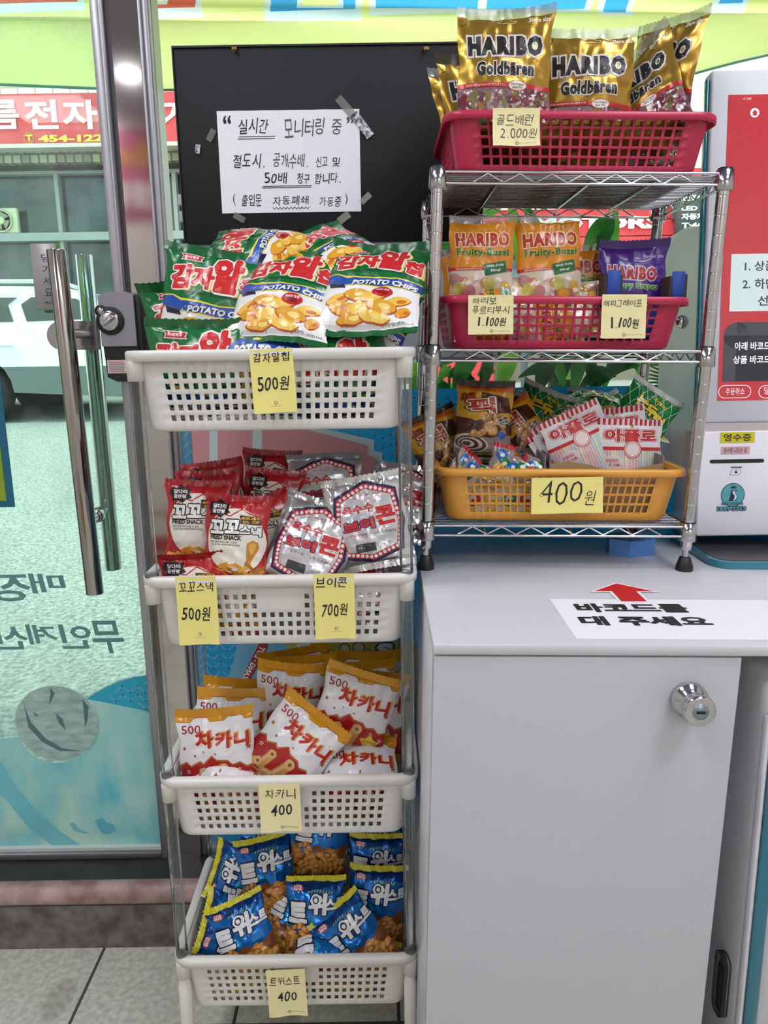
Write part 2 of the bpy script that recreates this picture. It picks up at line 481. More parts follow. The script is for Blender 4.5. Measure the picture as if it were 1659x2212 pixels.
def hash_str(t): return sum((i + 1) * ord(c) for i, c in enumerate(t)) % 9973
def orient(pos, tilt=0, roll=0, yaw=0, scale=1.0):
    th, ph, ps = map(math.radians, (tilt, roll, yaw))
    ex = Vector((1, 0, 0)); ey = Vector((0, math.sin(th), math.cos(th))); ez = Vector((0, -math.cos(th), math.sin(th)))
    a = ex * math.cos(ph) + ey * math.sin(ph); b = -ex * math.sin(ph) + ey * math.cos(ph)
    M = Matrix(((a.x, b.x, ez.x), (a.y, b.y, ez.y), (a.z, b.z, ez.z)))
    M = Matrix.Rotation(ps, 3, 'Z') @ M
    return Matrix.Translation(pos) @ M.to_4x4() @ Matrix.Scale(scale, 4)
_VC = {}
def bag_verts(parts):
    k = parts[0][1].name
    if k not in _VC:
        A = []
        for nm, me in parts:
            q = np.zeros(len(me.vertices) * 3); me.vertices.foreach_get('co', q); A.append(q.reshape(-1, 3))
        _VC[k] = np.concatenate(A)[::3]
    return _VC[k]
BOX = None
def put_bag(T, px, py, Y, label, group, tilt=0, roll=0, yaw=0, k=0, scale=1.0, pos=None, cat=None):
    """BOX = (x0, x1, y0, y1, floor, rim, taper): the container; the bag leans back and shifts until it stands inside it"""
    parts = T.variant(k if k == 'f' else k % T.nvar)
    root = bpy.data.objects.new(T.name, parts[0][1]); COL.objects.link(root)
    for nm, me in parts[1:]:
        c = bpy.data.objects.new(nm, me); COL.objects.link(c); c.parent = root
    M = orient(at(px, py, Y), tilt, roll, yaw, scale)
    if BOX:
        x0, x1, y0, y1, zf, zr, tap = BOX; V = bag_verts(parts); up = V[V[:, 1] > T.h * .30]
        W = lambda M, V: V @ np.array(M.to_3x3()).T + np.array(M.translation)
        A0 = W(M, V); hi = A0[A0[:, 2] > A0[:, 2].max() - .004].mean(axis=0)      # its highest edge stays where it is seen
        best = None
        for t in range(int(tilt), 79, 3):
            Mt = orient(Vector((0, 0, 0)), t, roll, yaw, scale); A = W(Mt, V); h2 = A[A[:, 2] > A[:, 2].max() - .004].mean(axis=0)
            off = np.array([hi[0] - h2[0], hi[1], hi[2] - h2[2]]); off[1] = hi[1] - h2[1]; A = A + off
            best = (Mt, A, off)
            if A[:, 2].min() >= zf: break
        Mt, A, off = best; off = off.copy()
        if A[:, 2].min() < zf: dz = zf - A[:, 2].min(); off[2] += dz; A = A + np.array([0, 0, dz])
        for _ in range(2):
            lowv = A[A[:, 2] < zr]
            if not len(lowv): break
            ins = tap * np.clip((zr - lowv[:, 2]) / (zr - zf), 0, 1)
            f = (y0 + ins - lowv[:, 1]).max(); bk = (lowv[:, 1] - (y1 - ins)).max(); dy = 0
            if f > 0: dy = f
            elif bk > 0: dy = -min(bk, -f)
            l = (x0 + ins - lowv[:, 0]).max(); r = (lowv[:, 0] - (x1 - ins)).max(); dx = 0
            if l > 0 and r > 0: dx = (l - r) / 2
            elif l > 0: dx = min(l, -r)
            elif r > 0: dx = -min(r, -l)
            d = np.array([dx, dy, 0.0]); off += d; A = A + d
        if A[:, 2].min() >= zf + .001 or True: pass
        Mt.translation = Vector(off); M = Mt
    root.matrix_world = M
    return tag(root, label, cat or T.cat, group)

# ------------------------------------------------------------------ the prints of the bags
def P_(c, r=0.28, metal=0.0): return mat(c, r, metal, coat=0.25)
WHT, RED, DKRED, BLK = P_('#ecebea'), P_('#c4202a'), P_('#8e1218'), mat('#100d0b', .42)
def blobs(D, x0, y0, x1, y1, n, rx, ry, cols, seed, layer0=2, nl=4, n_side=10):
    rnd = random.Random(seed)
    for i in range(n):
        D.ell(rnd.uniform(x0, x1), rnd.uniform(y0, y1), rx * rnd.uniform(.75, 1.25), ry * rnd.uniform(.75, 1.25), cols[i % len(cols)], layer0 + i % nl, n_side, rnd.uniform(0, 3))

def design_potato():
    D = Design(0.143, 0.180)
    white = WHT; D.poly([(0, .06), (1, .06), (1, .50), (.85, .46), (.6, .44), (.3, .44), (0, .47)], white, 1)
    blue, yel, navy = P_('#1d4fa6'), P_('#e6d23c'), P_('#131a3c')
    D.poly([(.0, .575), (.13, .565), (.22, .535), (.6, .50), (1, .53), (1, .425), (.6, .395), (.22, .425), (.13, .45), (0, .475)], yel, 2)
    D.poly([(.0, .565), (.13, .555), (.22, .515), (.6, .488), (1, .518), (1, .437), (.6, .407), (.22, .437), (.13, .46), (0, .485)], blue, 3)
    D.poly([(.05, .475), (.22, .437), (.24, .40), (.08, .42)], navy, 4)
    D.text('POTATO CHIPS', .635, .449, .66, .052, [(navy, .07, 4, (.006, -.004)), (WHT, .045, 5)], shear=.22, ref=.045)
    D.text('감자전분56.47%, 감자분말14.14%', .60, .575, .66, .030, [(P_('#0a2412'), .0, 4)])
    red, ol, yo = P_('#cf2a2c'), WHT, P_('#d9c64a')
    for st, cx, cy, tw, th in (('감', .20, .715, .24, .21), ('자', .42, .71, .23, .20), ('알', .66, .755, .30, .31), ('칩', .885, .68, .18, .17)):
        D.text(st, cx, cy, tw, th, [(yo, .085, 3, (.024, -.010)), (ol, .115, 4), (red, .065, 5)], ref=.065, shear=.06)
    D.poly([(.17, .915), (.40, .90), (.38, .86), (.40, .845), (.17, .855), (.19, .885)], WHT, 2)
    D.poly([(.18, .908), (.39, .895), (.37, .862), (.385, .852), (.18, .862), (.20, .885)], RED, 3)
    D.text('해태제과', .28, .88, .14, .024, (WHT, .03, 4))
    o1, o2, o3, o4 = P_('#e3a42c'), P_('#f0c353'), P_('#d27424'), P_('#b9561c')
    for i, (x, y, a, b, r) in enumerate(((.20, .29, .14, .055, .3), (.38, .32, .15, .06, -.2), (.55, .30, .14, .055, .2), (.26, .20, .16, .06, -.3), (.45, .21, .17, .065, .15), (.64, .21, .16, .06, -.2), (.80, .27, .13, .05, .4), (.36, .125, .15, .045, .1), (.58, .13, .16, .045, -.15), (.85, .17, .08, .045, .6))):
        D.ell(x, y, a, b, o4, 3 + 3 * (i % 3), 14, r); D.ell(x, y + .006, a * .94, b * .88, o1 if i % 2 else o2, 4 + 3 * (i % 3), 14, r)
        D.ell(x + .03, y + .004, a * .4, b * .4, o3 if i % 3 == 0 else P_('#f5d678'), 5 + 3 * (i % 3), 10, r)
    D.ell(.63, .345, .105, .052, RED, 13); D.ell(.63, .337, .06, .022, DKRED, 14, 10, -.2)
    D.text('매콤한 통통', .63, .365, .13, .018, (WHT, .02, 15))
    D.text('감자27칩 (중량) kcal', .80, .085, .3, .022, (BLK, 0, 3))
    return D
GREEN = P_('#0d6b33', .25)
POTATO = BagType('potato_chip_bag', .143, .180, .046, design_potato(), GREEN, mat('#c9cac8', .3, .5), P_('#0b5a2a', .3), seal=.013, pleat=1.2, crumple=1.1, nvar=3)

def design_chicken():
    D = Design(.092, .130); cream, dk = P_('#e9e4d8'), P_('#3a1a0c')
    D.ell(.52, .50, .46, .36, cream, 1, 26, .25); D.line([(.12, .70), (.30, .79), (.42, .77), (.58, .845), (.74, .79), (.9, .74)], .0018, RED, 2)
    D.poly([(.05, .84), (.10, .92), (.17, .90), (.24, .95), (.31, .90), (.40, .91), (.37, .85), (.42, .80), (.32, .78), (.27, .74), (.18, .775), (.08, .755), (.10, .80)], BLK, 3)
    D.text('닭다리', .235, .868, .20, .045, (WHT, .03, 4)); D.text('끝판왕', .225, .815, .20, .042, (WHT, .03, 4))
    for st, cx, cy, tw, th in (('꼬', .22, .645, .23, .15), ('꼬', .465, .655, .23, .15), ('스', .665, .625, .16, .085), ('낵', .83, .605, .16, .10)):
        D.text(st, cx, cy, tw, th, [(BLK, .13, 4), (WHT, .05, 5)], ref=.05)
    D.poly([(.56, .785), (.88, .76), (.90, .675), (.58, .69)], dk, 4)
    D.text('빠져나올수', .73, .748, .27, .032, (P_('#e9b83c'), .03, 6)); D.text('없는 그맛!', .74, .71, .25, .03, (P_('#e9b83c'), .03, 6))
    D.text('FRIED SNACK', .36, .535, .50, .045, (BLK, .04, 4))
    D.text('한번 열면 헤어나올 수 없는', .33, .485, .44, .024, (P_('#5b5048'), .01, 4)); D.text('꼬꼬스낵의 매력에 빠져보세요!', .36, .455, .48, .024, (P_('#5b5048'), .01, 4))
    t1, t2 = P_('#c88a30'), P_('#e1b055')
    D.poly([(.70, .475), (.78, .515), (.87, .49), (.885, .43), (.83, .36), (.775, .29), (.745, .225), (.70, .205), (.665, .225), (.67, .26), (.70, .30), (.695, .38)], t1, 4); D.poly([(.73, .465), (.79, .49), (.84, .47), (.83, .42), (.77, .36), (.74, .40)], t2, 5)
    rnd = random.Random(4); cs = [P_('#d9972b'), P_('#e7b04a'), P_('#b46e1c')]
    for i in range(34):
        x, y, a = rnd.uniform(.08, .98), rnd.uniform(.07, .24), rnd.uniform(-.9, .9)
        D.line([(x - .07 * math.cos(a), y - .035 * math.sin(a)), (x + .07 * math.cos(a), y + .035 * math.sin(a))], .0048, cs[i % 3], 3 + i % 4)
    return D
CHICKEN = BagType('chicken_snack_bag', .092, .130, .034, design_chicken(), P_('#b5141e', .25), P_('#a5121a', .3), P_('#a0101a', .3), seal=.010, crumple=1.2, nvar=3)

def design_corn():
    D = Design(.118, .138); navy, silver = P_('#1e1c4e'), mat('#d4d5d8', .25, .55)
    hexp = [(.05, .44), (.12, .80), (.52, .94), (.91, .82), (.97, .46), (.89, .17), (.50, .07), (.12, .15)]
    def sc(k): return [(.515 + (x - .515) * k, .49 + (y - .49) * k) for x, y in hexp]
    D.poly(hexp, navy, 1); D.poly(sc(.93), RED, 2); D.poly(sc(.80), silver, 4)
    for i in range(8):
        a, b = sc(.865)[i], sc(.865)[(i + 1) % 8]; n = 6
        for q in range(n):
            D.circ(a[0] + (b[0] - a[0]) * (q + .5) / n, a[1] + (b[1] - a[1]) * (q + .5) / n, .0026, WHT if q % 2 else P_('#d8d8da'), 3, 8)
    D.text('고소한 맛', .52, .775, .36, .05, (P_('#b02a3a'), -.005, 6))
    D.text('옥수수', .40, .645, .40, .10, [(silver, .10, 5), (P_('#c92a30'), .04, 6)], ref=.04, rot=.05)
    D.text('브이', .38, .475, .40, .12, [(navy, .12, 6), (P_('#c92a30'), .06, 7)], ref=.06, rot=.05)
    D.text('콘', .73, .545, .26, .20, [(WHT, .09, 5), (P_('#c92a30'), .06, 7)], ref=.06, rot=.05)
    D.text('고향쌀전식품', .33, .375, .28, .028, (P_('#b02a3a'), .0, 6)); D.text('(옥수수80%', .70, .37, .28, .04, (BLK, .0, 6))
    D.rect(.3, .19, .55, .28, P_('#3b3b44'), 5); D.text('중 량 함 량', .6, .255, .3, .022, (P_('#77777c'), 0, 6))
    for y in (.10, .075): D.line([(.62, y - .02), (.98, y)], .0006, BLK, 2)
    return D
SILV = mat('#d9dadd', .2, .9, bump=(22, .12, .004))
CORN = BagType('corn_snack_bag', .118, .138, .03, design_corn(), SILV, SILV, SILV, seal=.009, crumple=1.5, pleat=1.5, nvar=2)

def design_chakani():
    D = Design(.120, .146); gold, red, w_ = P_('#d99a1e'), P_('#b3151b'), P_('#e8e6e8')
    zz = [(0, .43), (.10, .47), (.16, .42), (.28, .47), (.33, .44), (.45, .52), (.52, .47), (.66, .46), (.72, .41), (.82, .43), (.9, .38), (1, .40)]
    D.poly([(0, .88)] + [(1, .88)] + list(reversed([(x, y - .02) for x, y in zz])), P_('#b4691c'), 1); D.poly([(0, .86), (.18, .86), (.24, .90), (.4, .90), (.44, .86), (.62, .86), (.68, .90), (.86, .90), (.9, .86), (1, .86)] + list(reversed(zz)), w_, 2)
    D.poly([(0, .93), (0, .865), (.18, .865), (.24, .905), (.4, .905), (.44, .865), (.62, .865), (.68, .905), (.86, .905), (.9, .865), (1, .865), (1, 1), (0, 1)], gold, 3)
    D.text('500', .19, .79, .25, .085, (P_('#a3141a'), .01, 5))
    for st, cx, cy, tw, th in (('차', .36, .68, .25, .18), ('카', .62, .67, .23, .17), ('니', .85, .66, .19, .16)):
        D.text(st, cx, cy, tw, th, [(P_('#d8a53c'), .05, 4, (.02, .012)), (P_('#bb1f1c'), .045, 6)], ref=.045)
    for x, y, r in ((.08, .60, .004), (.94, .57, .005), (.5, .53, .0025), (.22, .52, .003)): D.star(x, y, r, P_('#a85a1c'), 4)
    for x, y, r in ((.56, .40, .0042), (.80, .35, .0035), (.12, .36, .004), (.93, .30, .004), (.10, .14, .005), (.5, .22, .003)): D.star(x, y, r, w_, 4); D.star(x, y, r * .6, red, 5)
    t1, t2, t3, t4 = P_('#c98f4e'), P_('#dcae72'), P_('#8a5320'), P_('#b06e2e')
    def roll(x, y, L, a, wd):
        c, q = math.cos(a) * L / D.w, math.sin(a) * L / D.h
        D.line([(x - c, y - q), (x + c, y + q)], wd * 1.12, t3, 5); D.line([(x - c, y - q), (x + c, y + q)], wd, t1, 6)
        n = (-math.sin(a) * wd * .22 / D.w, math.cos(a) * wd * .22 / D.h); D.line([(x - c + n[0], y - q + n[1]), (x + c + n[0], y + q + n[1])], wd * .3, t2, 7)
        D.circ(x + c, y + q, wd * .52, t2, 8, 12); D.circ(x + c, y + q, wd * .2, t3, 9, 8)
    roll(.30, .26, .013, 1.3, .014); roll(.56, .29, .013, 1.2, .016); roll(.17, .17, .008, .6, .013); roll(.42, .15, .008, .2, .014); roll(.62, .14, .008, -.2, .014); roll(.80, .12, .007, .3, .013); roll(.28, .09, .006, .1, .011); roll(.53, .085, .006, .4, .011)
    y_ = P_('#e4c93a'); D.star(.80, .245, .0165, P_('#caa52a'), 10, 5, .62); D.star(.80, .245, .0152, y_, 11, 5, .62)
    D.text('오리지널', .80, .262, .19, .04, (P_('#a3141a'), .02, 13)); D.text('또와요 바삭한', .80, .228, .15, .022, (P_('#6b5a10'), 0, 13)); D.text('snack!', .80, .20, .11, .024, (P_('#6b5a10'), .02, 13))
    return D
CHAK = BagType('tube_snack_bag', .120, .146, .036, design_chakani(), P_('#ad141a', .25), P_('#e8e6e8', .3), P_('#cf9116', .3), seal=.012, crumple=1.0, nvar=3)

def design_twist():
    D = Design(.098, .136); navy = P_('#0b1838', .25, .3)
    D.poly([(0, .94), (1, .94), (1, .80), (.7, .88), (.3, .84), (0, .9)], mat('#0a3f86', .22, .5), 1)
    D.poly([(0, .55), (.3, .62), (.5, .52), (0, .42)], mat('#2a9fd6', .2, .5), 1)
    D.ell(.20, .875, .10, .038, P_('#c4202a'), 3, 8); D.text('COS', .2, .89, .13, .022, (WHT, .05, 4)); D.text('MAS', .2, .864, .13, .022, (WHT, .05, 4))
    for st, cx, cy, tw, th in (('트', .20, .61, .34, .24), ('위', .55, .70, .32, .24), ('스', .77, .70, .19, .13), ('트', .93, .70, .14, .12)):
        D.text(st, cx, cy, tw, th, [(navy, .13, 3), (P_('#f0f0f2'), .06, 5)], ref=.06, shear=.05)
    D.circ(.515, .755, .0085, P_('#f0f0f2'), 6, 14); D.circ(.515, .755, .0058, navy, 7, 12); D.circ(.517, .752, .0034, P_('#f0f0f2'), 8, 10)
    for k in range(9): D.line([(.38 + .05 * k, .825 + .012 * math.sin(k * .6)), (.40 + .05 * k, .845 + .012 * math.sin(k * .6))], .0012, P_('#c9c92a'), 4)
    D.poly([(0, .06), (1, .06), (1, .50), (.85, .44), (.66, .40), (.5, .47), (.3, .43), (.12, .34), (0, .36)], P_('#7a3f10'), 2)
    cs = [P_('#cd8638'), P_('#e3a556'), P_('#a9641f')]; rnd = random.Random(9)
    for i in range(46):
        x, y, a = rnd.uniform(.02, .98), rnd.uniform(.08, .40 + .06 * rnd.random()), rnd.uniform(-1.2, 1.2)
        for k in range(5):
            q = (k - 2) * .0046; D.ell(x + q * math.cos(a) / D.w, y + q * math.sin(a) / D.h, .050, .020, cs[1] if k % 2 else cs[0 if i % 3 else 2], 3 + 2 * (i % 4) + k % 2, 8, a + .9)
    return D
TWIST = BagType('twist_snack_bag', .098, .136, .038, design_twist(), mat('#0b6fc4', .2, .55, coat=.3), mat('#0a5aa6', .25, .5), P_('#d6cd12', .3), seal=.010, crumple=1.5, nvar=3)

HAR = 'HARIBO'
def gummy_window(D, y1, seed, pale=False):
    D.rect(0, .03, 1, y1, P_('#8a6a76' if not pale else '#d9cbb8', .12), 1)
    cs = [P_(c, .12) for c in (('#8c2a3a', '#a8823c', '#6a4656', '#84804a', '#b8a4a2', '#9c4a44', '#bda8b2', '#743446') if not pale else ('#d7b7ae', '#e6d2c6', '#c79a3e', '#b98a8c', '#efe4da', '#d9b04e'))]
    if not pale: blobs(D, .02, .05, .98, y1 - .02, 150, .055, .026, cs, seed, 2, 4, 7); blobs(D, .02, .05, .98, y1 - .02, 60, .016, .008, [P_('#e8dcdc', .1), P_('#d8b8b4', .1)], seed + 3, 6, 2, 6)
    else: blobs(D, .06, .07, .94, y1 - .04, 22, .10, .055, cs, seed, 2, 4, 14); blobs(D, .06, .07, .94, y1 - .05, 20, .045, .02, [P_('#f4ece6', .12), P_('#c8806c', .12)], seed + 1, 6, 2)
def design_gold():
    D = Design(.134, .180); GW = P_('#e8dfd8')
    gummy_window(D, .385, 3); D.poly([(0, .425), (1, .405), (1, .37), (.5, .385), (0, .39)], RED, 8)
    D.text('Kids and grown-ups love it so', .28, .405, .38, .020, (P_('#e9c9b0'), .02, 9)); D.ell(.63, .395, .105, .040, RED, 9); D.ell(.63, .395, .095, .034, GW, 10)
    D.text('The Original', .63, .403, .14, .018, (BLK, .02, 11)); D.text('since 1922', .63, .383, .11, .015, (BLK, .02, 11))
    D.text(HAR, .50, .70, .80, .155, [(P_('#b9a7a0'), .17, 2), (P_('#e3d8d2'), .145, 3), (BLK, .075, 5)], ref=.075, track=1.24)
    D.text('Goldbären', .50, .525, .62, .105, [(P_('#e3d8d2'), .12, 3), (BLK, .055, 5)], ref=.055, track=1.13)
    D.text('Share size', .855, .895, .22, .032, [(P_('#f0e9dc'), .02, 4)])
    D.line([(.42, .90), (.46, .905), (.48, .925), (.54, .925), (.57, .905), (.62, .90), (.60, .885), (.46, .885), (.42, .90)], .0007, P_('#f2df8a'), 3)
    D.line([(.03, .86), (.09, .875), (.12, .93)], .0006, BLK, 3)
    g = P_('#1f6a3a'); D.star(.23, .15, .012, g, 12, 12, .55); blobs(D, .1, .05, .6, .08, 9, .05, .025, [P_('#8fae2a'), P_('#d5c22e'), P_('#c9572a')], 2, 12, 2)
    return D
GOLD = mat('#b8913a', .26, .75, coat=.3)
GOLDB = BagType('gummy_candy_bag', .134, .180, .032, design_gold(), GOLD, mat('#b08a34', .3, .7), mat('#a8842f', .3, .75), seal=.014, crumple=1.3, pleat=.8, top_clear=TAPE, nvar=3, cat='candy bag')

def design_fruity():
    D = Design(.094, .128); cr = P_('#efd9b0')
    gummy_window(D, .40, 12, True); D.poly([(0, .425), (1, .425), (1, .395), (0, .395)], RED, 8); D.text('KIDS AND GROWN-UPS LOVE IT SO', .30, .409, .40, .016, (P_('#f0d9b0'), .02, 9))
    D.text(HAR, .51, .735, .84, .155, [(cr, .115, 3), (P_('#b3331d'), .055, 5)], ref=.055, track=1.16)
    D.text('Fruity-Bussi', .51, .585, .82, .105, [(P_('#e9b34a'), .08, 3), (P_('#1f6e36'), .04, 5)], ref=.04, track=1.08)
    g = P_('#12683a'); D.poly([(.52, .455), (.87, .505), (.90, .385), (.55, .335)], g, 10)
    D.text('With fruity', .71, .445, .28, .035, (WHT, .02, 12), rot=.16); D.text('filling!', .715, .395, .16, .032, (WHT, .02, 12), rot=.16)
    D.ell(.70, .14, .11, .06, P_('#e09a2a'), 12); D.ell(.70, .14, .085, .045, P_('#efbb55'), 13); D.ell(.62, .24, .09, .08, P_('#c2bf6a', .15), 11)
    D.ell(.13, .20, .08, .07, P_('#c9bd5e', .15), 11); D.ell(.32, .17, .09, .07, P_('#c98a8a', .15), 11)
    D.line([(.40, .90), (.44, .905), (.47, .925), (.53, .925), (.56, .905), (.62, .90)], .0006, P_('#f4cf8a'), 3)
    return D
ORG = P_('#d98a16', .25)
FRUITY = BagType('gummy_candy_bag', .094, .128, .026, design_fruity(), ORG, P_('#d08010'), P_('#cf8214', .3), seal=.009, crumple=1.0, pleat=.8, top_clear=TAPE, nvar=2, cat='candy bag')

def design_grape():
    D = Design(.100, .122); cr = P_('#d8c9e6')
    D.rect(0, .06, 1, .28, P_('#c2421e'), 2); D.text('Kids and grown-ups love it so!', .30, .25, .48, .026, (P_('#f0d0b0'), .02, 4))
    D.text(HAR, .48, .60, .74, .16, [(cr, .13, 3), (P_('#b32a1a'), .055, 5)], ref=.055, rot=-.06, track=1.16); D.text('Happy Grapes', .53, .44, .70, .10, [(WHT, .09, 3), (P_('#4a9a2a'), .04, 5)], ref=.04, rot=-.04, track=1.06)
    D.text('Pocket size', .80, .80, .30, .038, (P_('#b9a8d8'), .02, 4)); D.ell(.66, .25, .09, .06, WHT, 5); D.text('Grape', .66, .25, .12, .03, (BLK, .03, 6))
    blobs(D, .84, .40, .96, .70, 16, .022, .02, [P_('#5a3a92'), P_('#6a4aa2')], 3, 3, 2)
    return D
GRAPE = BagType('gummy_candy_bag', .100, .122, .022, design_grape(), P_('#4a2486', .25), P_('#44207c'), P_('#3f1f76', .3), seal=.010, crumple=.9, nvar=1, cat='candy bag')

def design_choco():
    D = Design(.104, .150); br = P_('#4a2412'); yo = P_('#d9a21c')
    D.poly([(0, .56), (.35, .50), (.7, .58), (1, .50), (1, .05), (0, .05)], br, 1); D.poly([(0, .93), (1, .93), (1, .86), (0, .89)], P_('#c8641a'), 2)
    D.poly([(.42, .86), (.9, .80), (1, .62), (.7, .60), (.42, .68)], br, 3)
    D.text('초코', .19, .80, .26, .085, [(BLK, .10, 4), (P_('#c23a2a'), .04, 6)], ref=.04, rot=.1)
    D.text('픽', .42, .68, .50, .20, [(BLK, .13, 5), (P_('#ead9b8'), .085, 6), (P_('#a8301e'), .04, 7)], ref=.04, rot=.12)
    balls = [P_('#b8813e'), P_('#c99552'), P_('#8e5b26')]; rnd = random.Random(2)
    for i in range(26):
        x, y = rnd.uniform(.28, .85), rnd.uniform(.33, .55); D.circ(x, y, .0068, balls[2], 4 + 3 * (i % 3), 10); D.circ(x - .005, y + .006, .0058, balls[i % 2], 5 + 3 * (i % 3), 10); D.circ(x - .02, y + .015, .0016, P_('#e6c89a'), 6 + 3 * (i % 3), 6)
    D.text('콕콕', .83, .50, .20, .10, [(WHT, .08, 12), (BLK, .02, 13)], ref=.02, rot=.5); D.ell(.80, .34, .07, .05, P_('#2358b0'), 13, 10, .6)
    D.poly([(0, .05), (1, .05), (1, .36), (.6, .30), (.2, .31), (0, .22)], P_('#8d7a76'), 3); D.ell(.25, .24, .33, .10, P_('#cfc2bc'), 4, 16, -.2)
    for k in range(5): D.ell(.28 - .02 * k, .23, .27 - .05 * k, .085 - .015 * k, P_('#3a1c10') if k % 2 == 0 else P_('#c9bab2'), 5 + k, 16, -.2)
    D.rect(.2, .085, 1, .125, BLK, 11); D.text('과자(유탕처리제품)45g(195kcal)', .62, .105, .66, .026, (P_('#c9b43a'), .02, 12))
    return D
CHOCO = BagType('choco_snack_bag', .104, .150, .036, design_choco(), P_('#d6a01c', .22), P_('#3d1d10', .25), P_('#1c1412', .3), seal=.011, crumple=1.4, nvar=3)

def design_net():
    D = Design(.104, .140); wl = P_('#d9e6d8')
    for k in range(-3, 8):
        D.line([(k * .17, .34), (k * .17 + .36, .93)], .0009, wl, 2); D.line([(k * .17 + .3, .34), (k * .17 - .06, .93)], .0009, wl, 2)
    D.poly([(0, .05), (1, .05), (1, .30), (.7, .36), (.4, .30), (0, .36)], P_('#c9a82a'), 3)
    yl = P_('#e2cf2e')
    for st, cx, cy in (('논', .34, .68), ('두', .56, .62), ('렁', .76, .56)): D.text(st, cx, cy, .24, .17, [(BLK, .12, 5), (yl, .05, 7)], ref=.05)
    D.text('추억의', .62, .79, .28, .06, [(BLK, .08, 5), (yl, .03, 7)], ref=.03, rot=-.2)
    D.ell(.36, .33, .16, .055, P_('#dcb53a'), 8, 14, -.5); D.ell(.30, .30, .10, .03, P_('#4d8a2e'), 9, 10, -.8)
    blobs(D, .1, .08, .95, .28, 26, .055, .03, [P_('#d8bd86'), P_('#b98f4a'), P_('#e9dcb8')], 6, 8, 3)
    return D
NETBAG = BagType('corn_puff_bag', .104, .140, .036, design_net(), P_('#117a36', .22), P_('#c9c23a', .25), P_('#c4c8c2', .3), seal=.011, crumple=1.5, nvar=3)

def design_apollo():
    D = Design(.092, .122)
    for k in range(13): D.poly([(k / 13, 1), (k / 13 + .042, 1), (k / 13 + .042, .93), (k / 13, .93)], RED, 2)
    D.text('아폴로', .50, .815, .80, .145, [(P_('#b3202c'), .13, 2), (WHT, .095, 3), (P_('#c0242c'), .05, 5)], ref=.05)
    D.rect(.02, .06, .98, .665, P_('#c9c3cc'), 1); cs = [P_(c) for c in ('#e8a9ac', '#e7dfa0', '#9fd0dc', '#bfe0b0', '#efb9a0', '#e4a0b4')]
    seqs = [0, 0, 5, 0, 1, 1, 0, 2, 0, 1, 0, 0, 5, 0, 2, 1, 2, 3, 1, 2, 2, 3]
    for k, c in enumerate(seqs): D.rect(.03 + k * .043, .06, .03 + k * .043 + .036, .66, cs[c], 2); D.rect(.036 + k * .043, .06, .046 + k * .043, .66, WHT, 3)
    D.rect(.0, .645, 1, .685, RED, 4); D.circ(.52, .655, .0125, RED, 5, 24); D.circ(.52, .655, .0112, WHT, 6, 24); D.circ(.52, .655, .0100, RED, 7, 24); D.circ(.52, .655, .0092, P_('#f0dfdc'), 8, 24)
    D.ell(.24, .50, .15, .085, WHT, 5, 20); D.ell(.24, .50, .142, .078, P_('#e6d6d2'), 6, 20); D.text('신선이다', .22, .525, .18, .04, (RED, .03, 8)); D.text('또 다른~', .27, .475, .18, .035, (RED, .03, 8))
    D.circ(.5, .925, .0022, P_('#9a8a3a'), 3, 12)
    return D
APOLLO = BagType('straw_candy_bag', .092, .122, .012, design_apollo(), P_('#e9e6ec', .2), P_('#e0dde2', .25), P_('#e9e6ec', .2), seal=.009, crumple=.5, pleat=.5, nvar=2, cat='candy bag')

def design_ball():
    D = Design(.034, .060)
    for i, (x, y, c) in enumerate(((.45, .72, '#1f63b8'), (.62, .52, '#1c7a46'), (.42, .36, '#e0b848'), (.62, .24, '#c4281f'))):
        D.ell(x, y, .26, .15, P_(c, .15), 2 + 2 * i, 14); D.ell(x, y, .11, .05, P_('#e8e4dc', .2), 3 + 2 * i, 10, .4)
    return D
BALL = BagType('ball_candy_pack', .034, .060, .016, design_ball(), mat('#a99a98', .12, .2, coat=.3), mat('#a08e8c', .15, .3), P_('#b8202a'), seal=.006, crumple=1.0, nvar=2, cat='candy pack')

# ------------------------------------------------------------------ the setting
TILT = Matrix.Translation((0.055, 0, 0.795)) @ Matrix.Rotation(math.radians(1.25), 4, 'Y') @ Matrix.Translation((-0.055, 0, -0.795))
def on_counter(o): o.matrix_world = TILT @ o.matrix_basis; return o
GY = 1.392
def struct(o): o['kind'] = 'structure'; return o

